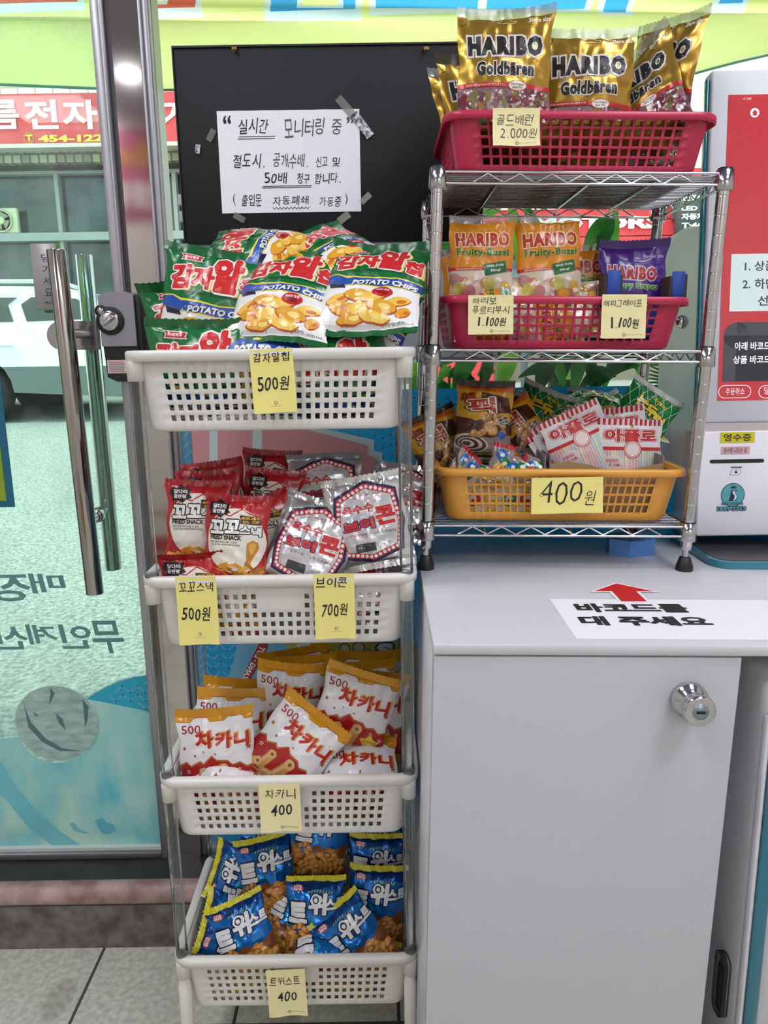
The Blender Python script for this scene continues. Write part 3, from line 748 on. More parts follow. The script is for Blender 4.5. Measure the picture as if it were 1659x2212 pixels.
def floor_mat():
    m = noisy('floor_tile', '#b3b5a6', '#dcdccf', 90, 0.55, 5, 0.25, .3, .7, dist=.002); n = m.node_tree; b = n.nodes['Principled BSDF']
    src = b.inputs['Base Color'].links[0].from_socket
    tc = [q for q in n.nodes if q.type == 'TEX_COORD'][0]; mp = n.nodes.new('ShaderNodeMapping'); mp.inputs['Location'].default_value = (0.268, -0.253, 0)
    br = n.nodes.new('ShaderNodeTexBrick'); br.offset = 0.0; br.inputs['Scale'].default_value = 1.0
    br.inputs['Brick Width'].default_value = 0.28; br.inputs['Row Height'].default_value = 0.28; br.inputs['Mortar Size'].default_value = 0.003
    br.inputs['Mortar'].default_value = hexc('#4a4c4a')
    n.links.new(tc.outputs['Object'], mp.inputs[0]); n.links.new(mp.outputs[0], br.inputs[0])
    n.links.new(src, br.inputs['Color1']); n.links.new(src, br.inputs['Color2'])
    wv = n.nodes.new('ShaderNodeTexNoise'); wv.inputs['Scale'].default_value = 9; wv.inputs['Detail'].default_value = 1
    rp = n.nodes.new('ShaderNodeValToRGB'); rp.color_ramp.elements[0].position = .60; rp.color_ramp.elements[1].position = .66
    rp.color_ramp.elements[0].color = (1, 1, 1, 1); rp.color_ramp.elements[1].color = hexc('#dcd6d6')
    mx = n.nodes.new('ShaderNodeMixRGB'); mx.blend_type = 'MULTIPLY'; mx.inputs[0].default_value = 0.8
    n.links.new(tc.outputs['Object'], wv.inputs['Vector']); n.links.new(wv.outputs['Fac'], rp.inputs[0])
    n.links.new(br.outputs[0], mx.inputs[1]); n.links.new(rp.outputs[0], mx.inputs[2]); n.links.new(mx.outputs[0], b.inputs['Base Color'])
    return m
WALLC = mat('#e6dfd8', 0.8)
struct(MB().box(-2.6, 2.2, -3.2, 1.27, -0.05, 0, floor_mat()).build('floor'))
struct(MB().box(-2.6, 2.2, -3.2, 1.5, 2.75, 2.85, mat('#9698a6', 0.8)).build('ceiling'))
struct(MB().box(-2.6, 2.2, -3.3, -3.2, 0, 2.75, WALLC).build('wall_back'))
struct(MB().box(-2.7, -2.6, -3.2, 1.5, 0, 2.75, WALLC).build('wall_left'))
struct(MB().box(2.2, 2.3, -3.2, 1.5, 0, 2.75, WALLC).build('wall_right'))
mb = MB(); mb.box(-2.6, 2.2, 1.38, 1.5, 2.38, 2.75, WALLC); mb.box(-2.6, -1.45, 1.38, 1.5, 0.0, 2.38, WALLC); mb.box(1.55, 2.2, 1.38, 1.5, 0.0, 2.38, WALLC)
struct(mb.build('wall_front'))
STONE = noisy('step_stone', '#54504c', '#7c7872', 30, 0.75, 8, 0.3, dist=.004)
mb = MB(); mb.box(-2.6, 2.2, 1.270, 1.5, -0.05, 0.092, STONE); struct(mb.build('trim_1'))
mb = MB(); mb.tube([(-2.6, 1.287, 0.109), (2.2, 1.287, 0.109)], 0.0215, noisy('pink_nosing', '#8d6a66', '#c0a29e', 22, 0.45, 8, 0.25, dist=.003), 20)
struct(mb.build('trim_2'))
struct(MB().box(-2.6, 2.2, 1.288, 1.50, 0.09, 0.117, noisy('tread_stone', '#23211f', '#3a3733', 14, 0.35, 6)).build('trim_3'))
# stainless column with aluminium frames between door and window
mb = MB(); mb.box(-0.4335, -0.384, 1.385, 1.46, 0.117, 2.38, mat('#c4bdbb', 0.07, 1.0)); struct(mb.build('trim_4'))
mb = MB()
for a, b, y in ((-0.384, -0.3795, 1.376), (-0.3795, -0.369, 1.382)): mb.box(a, b, y, 1.45, 0.117, 2.38, ALU if a < -.38 else mat('#a9a8ad', .4, .6), 0.001, 1)
mb.box(-0.3705, -0.3665, 1.388, 1.44, 0.117, 2.38, mat('#d9d6d2', .5), 0)
struct(mb.build('trim_5'))
# window: fixed pane to the right of the column
win = struct(empty('window_1', (0, GY, 0.14)))
def child(mbx, name, par, **k):
    o = mbx.build(name, par, **k); o.matrix_parent_inverse = par.matrix_world.inverted() if False else Matrix.Translation(par.location).inverted(); return o
child(MB().box(-0.367, 1.55, GY, GY + 0.008, 0.14, 2.38, GLASS), 'pane', win)
child(MB().box(-0.367, 1.55, 1.378, 1.42, 0.117, 0.141, ALU, 0.001, 1), 'bottom_rail', win)
# glass door with its stile, rail and the two pull bars
door = struct(empty('door_1', (-0.9, GY, 0.12)))
child(MB().box(-1.45, -0.458, GY, GY + 0.010, 0.128, 2.35, DGLASS), 'pane', door)
mb = MB()
for a, b, y in ((-0.4585, -0.4435, 1.372), (-0.4435, -0.4395, 1.366)): mb.box(a, b, y, 1.43, 0.117, 2.38, ALU, 0.001, 1)
mb.box(-0.4395, -0.4335, 1.380, 1.44, 0.117, 2.38, mat('#55535a', .5, .5))
child(mb, 'stile', door)
mb = MB(); mb.box(-1.45, -0.4585, 1.372, 1.42, 0.1175, 0.1315, mat('#8f8c94', .35, .7), 0.001, 1); mb.box(-1.45, -0.4585, 1.380, 1.41, 0.1315, 0.138, mat('#d5dbd4', .5), 0)
child(mb, 'bottom_rail', door)
def pull(X, Y, r, z0, z1, lean):
    mb = MB(); mb.tube([(X + lean, Y, z0), (X + lean, Y, z0 + .002), (X, Y, z1 - .002), (X, Y, z1)], [r * .96, r, r, r * .96], mat('#b2aeab', .12, 1.0), 32)
    return mb
mb = pull(-0.531, 1.325, 0.0153, 0.692, 1.281, 0.009)
for z in (1.148, 0.822):
    mb.tube([(-0.527, 1.325, z), (-0.527, GY, z)], 0.008, STEEL, 16); mb.lathe([(0.0001, 0), (.011, 0), (.012, .004), (.012, .014)], (-0.5265, GY - .015, z), (0, 1, 0), STEEL, 20)
child(mb, 'pull_handle', door)
mb = pull(-0.534, 1.455, 0.0153, 0.700, 1.288, 0.002)
for z in (1.148, 0.822):
    mb.tube([(-0.533, 1.455, z), (-0.533, GY + .01, z)], 0.008, STEEL, 16); mb.lathe([(.012, 0), (.012, .012), (.0001, .012)], (-0.533, GY + .010, z), (0, 1, 0), STEEL, 20)
child(mb, 'pull_handle', door)

# ceiling lamps; middle pair added to brighten the cabinet, rear far left the wall
for i, (x, y, lb) in enumerate(((-1.0, 0.62, 'front left'), (1.0, 0.62, 'front right'), (-1.0, -0.38, 'middle left (added fill)'), (1.0, -0.38, 'middle right (added fill)'), (-2.2, -2.87, 'rear far left (added fill)'), (0.6, -2.6, 'rear left'), (1.6, -2.6, 'rear right'))):
    o = empty('ceiling_light', (x, y, 2.75)); tag(o, 'square panel light on the ceiling, ' + lb + ' of seven', 'ceiling light', 'ceiling panel lights')
    MB().box(-.31, .31, -.31, .31, -.02, 0, mat('#e8e8ea', .5), .004, 1).build('frame', o)
    MB().box(-.29, .29, -.29, .29, -.024, -.0195, mat('#f6f8ff', .5, emit=PANEL_STRENGTH)).build('diffuser', o)
o = empty('round_lamp', (-1.45, -2.15, 2.75)); tag(o, 'round white ceiling lamp near the back wall', 'ceiling light')
MB().lathe([(.19, 0), (.19, -.03), (.17, -.05)], (0, 0, 0), (0, 0, 1), mat('#e8e8ea', .5), 36).build('rim', o)
MB().lathe([(.165, -.046), (.0001, -.052)], (0, 0, 0), (0, 0, 1), mat('#f8faff', .5, emit=DISC_STRENGTH), 36).build('diffuser', o)
# the magenta banner behind the camera that the column mirrors
D = Design(1.5, .62); D.text('아이스', .5, .72, .62, .30, [(mat('#b98a1a', .6), .08, 2)], ref=.08); D.text('무인점', .52, .28, .62, .30, [(mat('#e3dcd8', .6), .08, 2)], ref=.08)
mb = MB(); mb.box(-2.35, -.85, -3.195, -3.188, 2.06, 2.68, mat('#a8306e', .6)); D.flat(mb, lambda x, y, q: (-1.6 - x, -3.188 + q, 2.37 + y), .001, .001)
tag(mb.build('wall_banner'), 'magenta banner with yellow and white lettering on the rear wall', 'banner')

# ------------------------------------------------------------------ outside
ROAD = noisy('road_asphalt', '#6f716c', '#a9aba4', 60, 0.9, 10, 0.7, .32, .68, dist=.02)
def rz(y): return 0.05 + (y - 1.5) * 0.055
mb = MB(); mb.add([(-14, 1.5, rz(1.5)), (14, 1.5, rz(1.5)), (14, 30, rz(30)), (-14, 30, rz(30))], [(0, 1, 2, 3)], ROAD); struct(mb.build('road'))
FY = 11.5
# opposite house with tiled upper wall, dark shop windows, fascia of bricks
bl = empty('shop_building', (-4, FY, rz(FY))); tag(bl, 'tiled building across the street behind the parked car', 'building')
def bpart(mbx, nm): o = mbx.build(nm, bl); o.matrix_parent_inverse = Matrix.Translation(bl.location).inverted(); return o
def brick_mat(c1, c2, mort, bw, bh, ms, off=.5):
    m = bpy.data.materials.new('brick'); m.use_nodes = True; n = m.node_tree; b = n.nodes['Principled BSDF']
    tc = n.nodes.new('ShaderNodeTexCoord'); sp = n.nodes.new('ShaderNodeSeparateXYZ'); cb = n.nodes.new('ShaderNodeCombineXYZ'); br = n.nodes.new('ShaderNodeTexBrick')
    br.offset = off; br.inputs['Scale'].default_value = 1; br.inputs['Brick Width'].default_value = bw; br.inputs['Row Height'].default_value = bh; br.inputs['Mortar Size'].default_value = ms
    for k, c in (('Color1', c1), ('Color2', c2), ('Mortar', mort)): br.inputs[k].default_value = hexc(c)
    n.links.new(tc.outputs['Object'], sp.inputs[0]); n.links.new(sp.outputs[0], cb.inputs[0]); n.links.new(sp.outputs[2], cb.inputs[1]); n.links.new(cb.outputs[0], br.inputs[0])
    n.links.new(br.outputs[0], b.inputs['Base Color']); b.inputs['Roughness'].default_value = .7
    return m
bpart(MB().box(-12, .95, FY, FY + 4, 3.93, 8, brick_mat('#e9e7da', '#f4f2ea', '#a3a294', .24, .085, .010)), 'upper_wall')
bpart(MB().box(-12, .95, FY - .25, FY, 3.66, 3.92, brick_mat('#7d7a64', '#a19d84', '#565446', .12, .13, .014, .5)), 'brick_fascia')
bpart(MB().box(-12, .95, FY + .25, FY + .3, .55, 3.7, noisy('shop_glass', '#1a2524', '#43524f', 1.6, .12, 5)), 'window_glass')
GF = mat('#9a9f9a', .6)
for X in (-7.6, at(118, 440, FY).x, -2.9, -1.2, .6): bpart(MB().box(X - .028, X + .028, FY + .12, FY + .24, .55, 3.62, GF), 'mullion')
bpart(MB().box(-12, .95, FY + .05, FY + .24, 2.69, 2.80, GF), 'transom'); bpart(MB().box(-12, .95, FY + .1, FY + .24, 3.59, 3.63, GF), 'transom'); bpart(MB().box(-12, .95, FY - .1, FY + .24, 3.63, 3.68, mat('#3e423c', .8)), 'soffit')
bpart(MB().box(-12, .95, FY, FY + .25, .5, 1.1, mat('#5b5f5c', .8)), 'base_wall')
# fan in the shop window
p = at(6, 478, FY + .1); fan = empty('exhaust_fan', (p.x, FY + .10, p.z)); tag(fan, 'cream square exhaust fan in the shop window across the street', 'fan')
CREAM = mat('#cfd0a8', .5); MB().box(-.23, .23, -.03, .06, -.17, .18, CREAM, .02).build('housing', fan); fan.scale = (.98, 1, .98)
mb = MB(); mb.lathe([(.15, 0), (.165, -.03), (.14, -.03), (.13, 0)], (0, -.03, 0), (0, 1, 0), mat('#b9ba94', .5), 28); mb.build('ring', fan)
mb = MB()
for k in range(4):
    a = k * PI / 2 + .5; mb.add([(0, -.05, 0), (.13 * math.cos(a), -.05, .13 * math.sin(a)), (.13 * math.cos(a + 1.1), -.06, .13 * math.sin(a + 1.1))], [(0, 1, 2)], mat('#8d8d70', .5))
mb.lathe([(.0001, -.02), (.05, -.02), (.05, .02)], (0, -.05, 0), (0, 1, 0), CREAM, 16); mb.build('blades', fan, solid=.008)
# red shop sign
z0, z1 = at(0, 312, FY - .45).z, at(0, 204, FY - .45).z; sg = MB(); sg.box(-12, .6, FY - .45, FY - .02, z0, z1, mat('#c63a3e', .5)); sg.box(-12, .6, FY - .47, FY - .02, z0 - .05, z0, mat('#c7b9ae', .5))
D = Design(1, 1); WS = mat('#f4f2ee', .5)
def px_text(D, st, x0, y0, x1, y1, Y, styles, ref=0.0, shear=0.0, mirror=False):
    a, b = at(x0, y1, Y), at(x1, y0, Y); D.text(st, (a.x + b.x) / 2 + .5, (a.z + b.z) / 2 + .5, abs(b.x - a.x), abs(b.z - a.z), styles, ref=ref, shear=shear, mirror=mirror)
SY = FY - .45
for st, a, b in (('름', -22, 38), ('전', 58, 122), ('자', 140, 208), ('가', 350, 412)): px_text(D, st, a, 216, b, 280, SY, [(WS, .025, 2)], ref=.025)
px_text(D, 'T', 58, 292, 69, 305, SY, [(mat('#e6b83a', .5), .04, 2)]); px_text(D, '454-1222', 84, 290, 245, 308, SY, [(mat('#e6b83a', .5), .05, 2)], ref=.05)
c0 = at(63, 299, SY)
for k in range(24): 
    a0, a1 = 2 * PI * k / 24, 2 * PI * (k + 1) / 24; D.line([(c0.x + .5 + .063 * math.cos(a0), c0.z + .5 + .063 * math.sin(a0)), (c0.x + .5 + .063 * math.cos(a1), c0.z + .5 + .063 * math.sin(a1))], .014, mat('#e6b83a', .5), 2)
D.flat(sg, lambda x, y, q: (x, SY - q, y), .004, .004)
tag(sg.build('shop_sign'), 'long red shop sign with white lettering across the street', 'sign')
# red slatted storefront with raised white letters
rs = empty('red_storefront', (3, FY, rz(FY))); tag(rs, 'red slatted storefront with white capital letters and a dark opening', 'building')
def rpart(mbx, nm): o = mbx.build(nm, rs); o.matrix_parent_inverse = Matrix.Translation(rs.location).inverted(); return o
RDS = mat('#d2343c', .5); mb = MB(); z = 1.95
while z < 3.4: mb.box(.95, 4.5, FY - .3, FY, z, z + .20, RDS); mb.box(.95, 4.5, FY - .28, FY, z + .20, z + .215, mat('#7a1c22', .6)); z += .215
rpart(mb, 'slatted_wall'); rpart(MB().box(.95, 9, FY + .1, FY + .5, z, 8, mat('#e2e2da', .8)), 'upper_wall'); rpart(MB().box(4.5, 9, FY - .2, FY + .1, 1.95, z, mat('#cfd2cc', .8)), 'side_wall')
rpart(MB().box(.95, 9, FY + .6, FY + .7, .5, 1.95, mat('#2a2624', .9)), 'shop_interior')  # dark sheet, its colour stands in for the shade inside the open shop
rpart(MB().box(.55, 1.62, FY - .2, FY + .3, .5, 1.95, RDS), 'pillar'); rpart(MB().box(1.62, 4.4, FY + .2, FY + .55, .5, .98, mat('#8f8070', .9)), 'counter')
rpart(MB().box(.95, 9, FY - .32, FY - .05, 1.86, 1.95, mat('#3a3c3c', .6)), 'lintel')
D = Design(1, 1); px_text(D, 'MOTORS', 1150, 466, 1428, 498, FY - .31, [(WS, .05, 2)], ref=.05); px_text(D, 'SAEWAN', 1040, 398, 1445, 456, FY - .31, [(WS, .05, 2)], ref=.05)
mb = MB(); D.flat(mb, lambda x, y, q: (x, FY - .31 - q, y), .004, .02); rpart(mb, 'lettering')
p0, p1 = at(1466, 502, FY - .6), at(1600, 395, FY - .6); mb = MB(); mb.box(p0.x, p1.x, FY - .6, FY - .4, p0.z, p1.z, mat('#3c4446', .6), .02, 1)
D = Design(1, 1)
for st, a, b, x1 in (('전동/썬', 420, 434, 1540), ('LED 튜', 443, 456, 1532), ('자동차등', 460, 475, 1538), ('T:463', 480, 493, 1530)): px_text(D, st, 1472, a, x1, b, FY - .61, [(WS, .04, 2)], ref=.04)
D.flat(mb, lambda x, y, q: (x, FY - .60 - q, y), .003, .003); mb.box(p0.x, p1.x, FY - .4, FY - .3, p0.z + .2, p1.z - .2, mat('#3c4446', .6))
tag(mb.build('dark_sign'), 'dark grey sign of white lettering on the red storefront', 'sign')
# parked car
car = empty('parked_car', (-4.6, 8.8, rz(8.8))); tag(car, 'white and grey estate car parked across the street', 'car')
def cpart(mbx, nm, par=None): o = mbx.build(nm, par or car); 
def cpart(mbx, nm):
    o = mbx.build(nm, car); o.matrix_parent_inverse = Matrix.Translation(car.location).inverted(); return o
CW, CG, CGL, TYR = mat('#e9efe8', .25, coat=.6), mat('#59625f', .5), mat('#27302f', .08, coat=.5), mat('#1c1d1d', .8)
zb = rz(8.0); Yf, Yb = 8.0, 9.7
def zc(v): return zb + v
def arch(cx, r, z, n=10, a0=PI, a1=0.0): return [(cx + r * math.cos(a0 + (a1 - a0) * k / n), z + r * math.sin(a0 + (a1 - a0) * k / n)) for k in range(n + 1)]
RWX, FWX = -4.18, -6.75
lower = [(-7.15, zc(.22))] + arch(FWX, .40, zc(.32)) + [(-4.4, zc(.22))] + arch(RWX, .40, zc(.32)) + [(-2.66, zc(.26)), (-2.54, zc(.34)), (-2.52, zc(.58)), (-7.2, zc(.58))]
cpart(MB().prism(lower, Yf, Yb, CG), 'lower_cladding')
upper = [(-7.2, zc(.58)), (-2.52, zc(.58)), (-2.50, zc(.80)), (-2.60, zc(1.02)), (-6.1, zc(.98)), (-7.0, zc(.86)), (-7.22, zc(.74))]
cpart(MB().prism(upper, Yf + .005, Yb - .005, CW), 'body')
cab = [(-6.1, zc(.97)), (-2.60, zc(1.0)), (-2.72, zc(1.12)), (-2.98, zc(1.30)), (-3.25, zc(1.37)), (-4.6, zc(1.40)), (-5.2, zc(1.34))]
cpart(MB().prism(cab, Yf + .12, Yb - .12, CW), 'cabin')
for poly in ([(-3.62, zc(1.03)), (-2.86, zc(1.05)), (-2.96, zc(1.18)), (-3.10, zc(1.25)), (-3.55, zc(1.27)), (-3.66, zc(1.2))], [(-4.55, zc(1.02)), (-3.76, zc(1.03)), (-3.80, zc(1.2)), (-3.70, zc(1.27)), (-4.5, zc(1.28))], [(-5.7, zc(1.02)), (-4.63, zc(1.02)), (-4.58, zc(1.28)), (-5.15, zc(1.25))]):
    cpart(MB().prism(poly, Yf + .105, Yf + .13, CGL), 'side_window')
cpart(MB().tube([(-5.0, Yf + .2, zc(1.39)), (-4.9, Yf + .2, zc(1.45)), (-3.3, Yf + .2, zc(1.43)), (-3.1, Yf + .2, zc(1.36))], .022, mat('#b9c2be', .4, .5), 10), 'roof_rail')
for X in (-3.86, -5.0): cpart(MB().tube([(X - .14, Yf - .02, zc(.80)), (X - .12, Yf - .045, zc(.80)), (X + .10, Yf - .045, zc(.80)), (X + .12, Yf - .02, zc(.80))], .022, CW, 10), 'door_handle')
for X in (RWX, FWX):
    for y0 in (Yf + .02, Yb - .22):
        mb = MB(); mb.lathe([(.20, 0), (.31, .01), (.33, .04), (.33, .17), (.31, .20), (.20, .20)], (X, y0, zc(.32)), (0, 1, 0), TYR, 32); mb.lathe([(.0001, .03), (.08, .02), (.19, .035), (.20, .01)], (X, y0, zc(.32)), (0, 1, 0), mat('#aab0ae', .35, .7), 32)
        cpart(mb, 'wheel')
cpart(MB().box(-2.70, -2.55, Yf - .004, Yf + .06, zc(.82), zc(1.05), mat('#b8352f', .3), .01), 'tail_lamp')
# two people far behind the plants
def person(px, py_waist, Y, top, trs, label, shift=0):
    gz = rz(Y); X = at(px, py_waist, Y).x
    V = [(0, 0, .95), (0, 0, 1.15), (0, .01, 1.38), (0, .0, 1.50), (0, -.02, 1.62), (0, -.02, 1.72), (.19, 0, 1.42), (.24, .03, 1.14), (.22, -.06, .90), (.22, -.08, .82), (-.19, 0, 1.42), (-.24, .03, 1.14), (-.22, -.06, .90), (-.22, -.08, .82),
         (.10, 0, .90), (.11, -.02, .50), (.11 + shift, .02, .09), (.11 + shift, -.10, .04), (-.10, 0, .90), (-.11, .0, .50), (-.12, .03, .09), (-.12, -.10, .04)]
    E = [(0, 1), (1, 2), (2, 3), (3, 4), (4, 5), (2, 6), (6, 7), (7, 8), (8, 9), (2, 10), (10, 11), (11, 12), (12, 13), (0, 14), (14, 15), (15, 16), (16, 17), (0, 18), (18, 19), (19, 20), (20, 21)]
    R = [.14, .13, .15, .06, .085, .075, .065, .05, .038, .04, .065, .05, .038, .04, .095, .065, .045, .04, .095, .065, .045, .04]
    me = bpy.data.meshes.new('person'); me.from_pydata(V, E, []); me.materials.append(mat(trs, .9)); o = bpy.data.objects.new('person', me); COL.objects.link(o)
    o.location = (X, Y, gz); md = o.modifiers.new('skin', 'SKIN'); me.skin_vertices or 0
    if not me.skin_vertices: 
        bpy.context.view_layer.objects.active = o
    for v, r in zip(me.skin_vertices[0].data, R): v.radius = (r, r * .8)
    me.skin_vertices[0].data[0].use_root = True; sb = o.modifiers.new('sub', 'SUBSURF'); sb.levels = 1; sb.render_levels = 2
    tag(o, label, 'person')
    mb = MB(); mb.lathe([(.15, 1.0), (.165, 1.1), (.185, 1.3), (.18, 1.40), (.07, 1.47)], (0, 0, 0), (0, 0, 1), mat(top, .9), 20); mb.build('jacket', o)
    mb = MB(); mb.lathe([(.098, 1.64), (.105, 1.70), (.07, 1.78), (.0001, 1.80)], (0, .01, 0), (0, 0, 1), mat('#1b1817', .9), 16); mb.build('hair', o)
person(1113, 800, 9.6, '#4b5057', '#4a505a', 'person in grey blue jeans standing behind the left plant')
person(1212, 800, 9.9, '#5b6068', '#555a63', 'person in grey trousers standing in the storefront, farther right', .02)
# plants outside the window
LEAF = [noisy('leaf_%d' % i, a, b, 18, .3, 2, 0, .3, .7, transl=.3) for i, (a, b) in enumerate((('#2a6a26', '#4a9434'), ('#4f9a2e', '#9cce4a'), ('#143a1c', '#2a5e30')))]
def leaf(mb, p0, p1, wd, droop, m, fold=.25, n=9, up=(0, 0, 1)):
    p0, p1 = Vector(p0), Vector(p1); d = p1 - p0; s = d.cross(Vector((0, 1, 0)) if abs(d.normalized().y) < .8 else Vector((1, 0, 0))).normalized(); nn = s.cross(d).normalized()
    V = []; F = []
    for k in range(n + 1):
        t = k / n; wdt = wd * (math.sin(PI * min(1, t * .93 + .04)) ** .75); c = p0 + d * t + Vector((0, -1, 0)) * droop * math.sin(PI * t) * .5 + Vector((0, 0, 1)) * droop * math.sin(PI * t)
        V += [c + s * wdt - nn * wdt * fold, c + s * wdt * .5 - nn * wdt * fold * .4, c, c - s * wdt * .5 - nn * wdt * fold * .4, c - s * wdt - nn * wdt * fold]
    for k in range(n):
        for j in range(4): F.append((5 * k + j, 5 * k + j + 1, 5 * k + j + 6, 5 * k + j + 5))
    mb.add(V, F, m, True)
def plant(name, label, cx, Y, leaves, stems, potc, ptop=.62, cat='plant'):
    o = empty(name, (cx, Y, rz(Y))); tag(o, label, cat)
    gz = rz(Y)
    def pp(mbx, nm): q = mbx.build(nm, o); q.matrix_parent_inverse = Matrix.Translation(o.location).inverted(); return q
    mb = MB(); mb.lathe([(.0001, 0), (.10, 0), (.135, ptop - gz - .03), (.145, ptop - gz - .03), (.145, ptop - gz), (.125, ptop - gz), (.12, ptop - gz - .04), (.0001, ptop - gz - .04)], (cx, Y, gz), (0, 0, 1), mat(potc, .6), 28); pp(mb, 'pot')
    mb = MB()
    for pts, r in stems: mb.tube(pts, r, mat('#6f7a44', .7), 8)
    pp(mb, 'stem'); mb = MB()
    for a in leaves: leaf(mb, *a)
    pp(mb, 'foliage')
PY = 1.62
L = []
for (x0, y0, x1, y1, wd, dr, k, Y) in ((1235, 800, 1330, 455, .030, .03, 1, 1.62), (1262, 575, 1322, 462, .024, .01, 0, 1.60), (1200, 830, 1100, 440, .026, .02, 1, 1.66), (1300, 660, 1352, 528, .022, .01, 0, 1.70), (1345, 660, 1395, 530, .020, .01, 0, 1.7), (1040, 470, 1085, 438, .020, .01, 1, 1.62), (1225, 720, 1130, 435, .018, .02, 0, 1.7),
    (1112, 742, 1078, 846, .019, .01, 1, 1.56), (1030, 762, 980, 846, .020, .02, 0, 1.58), (1195, 752, 1160, 850, .019, .01, 2, 1.56), (1188, 770, 1215, 846, .016, .01, 0, 1.60), (1230, 765, 1196, 850, .014, .01, 2, 1.62), (1256, 752, 1238, 850, .015, .01, 0, 1.6), (1262, 755, 1285, 850, .013, .01, 2, 1.6), (1275, 845, 1400, 765, .015, .02, 2, 1.58), (1265, 842, 1440, 790, .012, .03, 0, 1.6), (1250, 840, 1330, 812, .014, .02, 2, 1.57), (1300, 760, 1378, 800, .013, .02, 0, 1.63), (1150, 770, 1100, 752, .016, .02, 0, 1.62), (1210, 842, 1120, 815, .014, .03, 2, 1.58), (1060, 770, 1040, 845, .013, .01, 2, 1.6), (1330, 762, 1300, 850, .010, .01, 0, 1.66), (1225, 835, 1205, 755, .012, .01, 1, 1.64), (1390, 770, 1375, 830, .012, .01, 1, 1.66)):
    L.append((at(x0, y0, Y), at(x1, y1, Y - .03), wd, dr, LEAF[k]))
c = at(1225, 880, PY)
plant('dracaena_plant', 'tall strap leaved plant outside the window behind the wire rack', c.x, PY, L, [([(c.x, PY, .6), (c.x, PY, at(1225, 820, PY).z)], .010), ([(c.x - .03, PY, .6), (c.x - .035, PY, at(1180, 780, PY).z)], .008)], '#8a6a55')
L = []; rnd = random.Random(8)
for k in range(30):
    x, y = rnd.uniform(885, 1040), rnd.uniform(778, 845); Y = rnd.uniform(1.56, 1.72); a = at(x, y, Y); an = rnd.uniform(-2.8, .4)
    L.append((a, a + Vector((.035 * math.cos(an), -.01, .035 * math.sin(an))), .011, .006, LEAF[(k * 7) % 3]))
for k in range(26):
    x, y = rnd.uniform(930, 1020), rnd.uniform(535, 560); Y = rnd.uniform(1.6, 1.7); a = at(x, y, Y); an = rnd.uniform(-2.8, .4); L.append((a, a + Vector((.03 * math.cos(an), -.01, .03 * math.sin(an))), .012, .006, LEAF[k % 2]))
c = at(960, 880, 1.64); plant('pothos_plant', 'bushy small leaved plant outside the window beside the trolley', c.x, 1.64, L, [([(c.x, 1.64, .6), (c.x + .02 * k - .03, 1.63, at(960, 560 if k == 1 else 790, 1.64).z)], .003) for k in range(4)], '#b9b2a6')
L = []
for k in range(18):
    an = -.5 + k * .09; a = at(1490, 838, 1.75); L.append((a, a + Vector((-.11 * math.cos(an), 0, .11 * math.sin(an))), .003, .004, LEAF[2]))
c = at(1490, 870, 1.75); plant('palm_plant', 'thin leaved palm outside the window beside the kiosk', c.x, 1.75, L, [([(c.x, 1.75, .6), (c.x, 1.75, at(1490, 838, 1.75).z)], .006)], '#b9b2a6')
# awning banner of yellow cloth hung outside above the window
YEL = mat('#fbf9a6', .7, transl=.85); BY = 1.52
def zban(X): return 1.60 - .022 * math.exp(-((X + .35) / .35) ** 2) - .03 * math.exp(-((X - .42) / .2) ** 2) + max(0, X - .5) * .12
RB, BB, WB, YB = mat('#f0705c', .7, transl=.8), mat('#55b8f2', .7, transl=.8), mat('#f4faf8', .7, transl=.8), mat('#fbf9a6', .7, transl=.85)
RC = []
def letter_block(x0, x1, y, colr, notch=None):
    a, b = at(x0, y, BY), at(x1, y, BY); RC.append((a.x - .011, b.x + .011, a.z - .011, WB)); RC.append((a.x, b.x, a.z, colr))
    if notch:
        n0, n1 = at(notch[0], notch[2], BY), at(notch[1], notch[2], BY); RC.append((n0.x - .009, n1.x + .009, n0.z - .009, WB)); RC.append((n0.x, n1.x, n0.z, YB))
letter_block(-60, 172, 12, RB); letter_block(316, 424, 22, RB, (300, 352, 3)); letter_block(585, 768, 27, BB, (652, 730, 8)); letter_block(812, 1033, 20, BB); letter_block(1052, 1265, 18, BB); letter_block(1306, 1355, 24, BB); letter_block(1550, 1600, 10, BB)
nx = 60; Wb = 3.0
xs_ = sorted({round(-1.4 + Wb * i / nx, 4) for i in range(nx + 1)} | {round(q[k], 4) for q in RC for k in (0, 1)})
zl_ = sorted({round(q[2], 4) for q in RC} | {2.30, 2.05}); z_lo = zl_[0] - .01
mb = MB(); V = []; rows = 5 + len(zl_)
for X in xs_:
    zl = zban(X)
    for j in range(rows):
        z = zl + (z_lo - zl) * j / 4 if j < 5 else zl_[j - 5]
        V.append((X, BY + .012 * math.sin(X * 7 + j * .4) * max(0, 1 - (z - zl) / .5), z))
FM = {}
for i in range(len(xs_) - 1):
    for j in range(rows - 1):
        xm = (xs_[i] + xs_[i + 1]) / 2; zm_ = (V[i * rows + j][2] + V[i * rows + j + 1][2]) / 2; m = YEL
        for q in RC:
            if q[0] < xm < q[1] and zm_ > q[2]: m = q[3]
        FM.setdefault(id(m), (m, []))[1].append((i * rows + j, (i + 1) * rows + j, (i + 1) * rows + j + 1, i * rows + j + 1))
for m, F in FM.values(): mb.add(V, F, m, True)
mb.tube([(-1.4 + Wb * i / nx, BY, zban(-1.4 + Wb * i / nx)) for i in range(nx + 1)], .0025, mat('#bfe3e0', .6), 6)
tag(mb.build('awning_banner'), 'yellow green cloth banner with large blue and red letters above the window', 'banner')

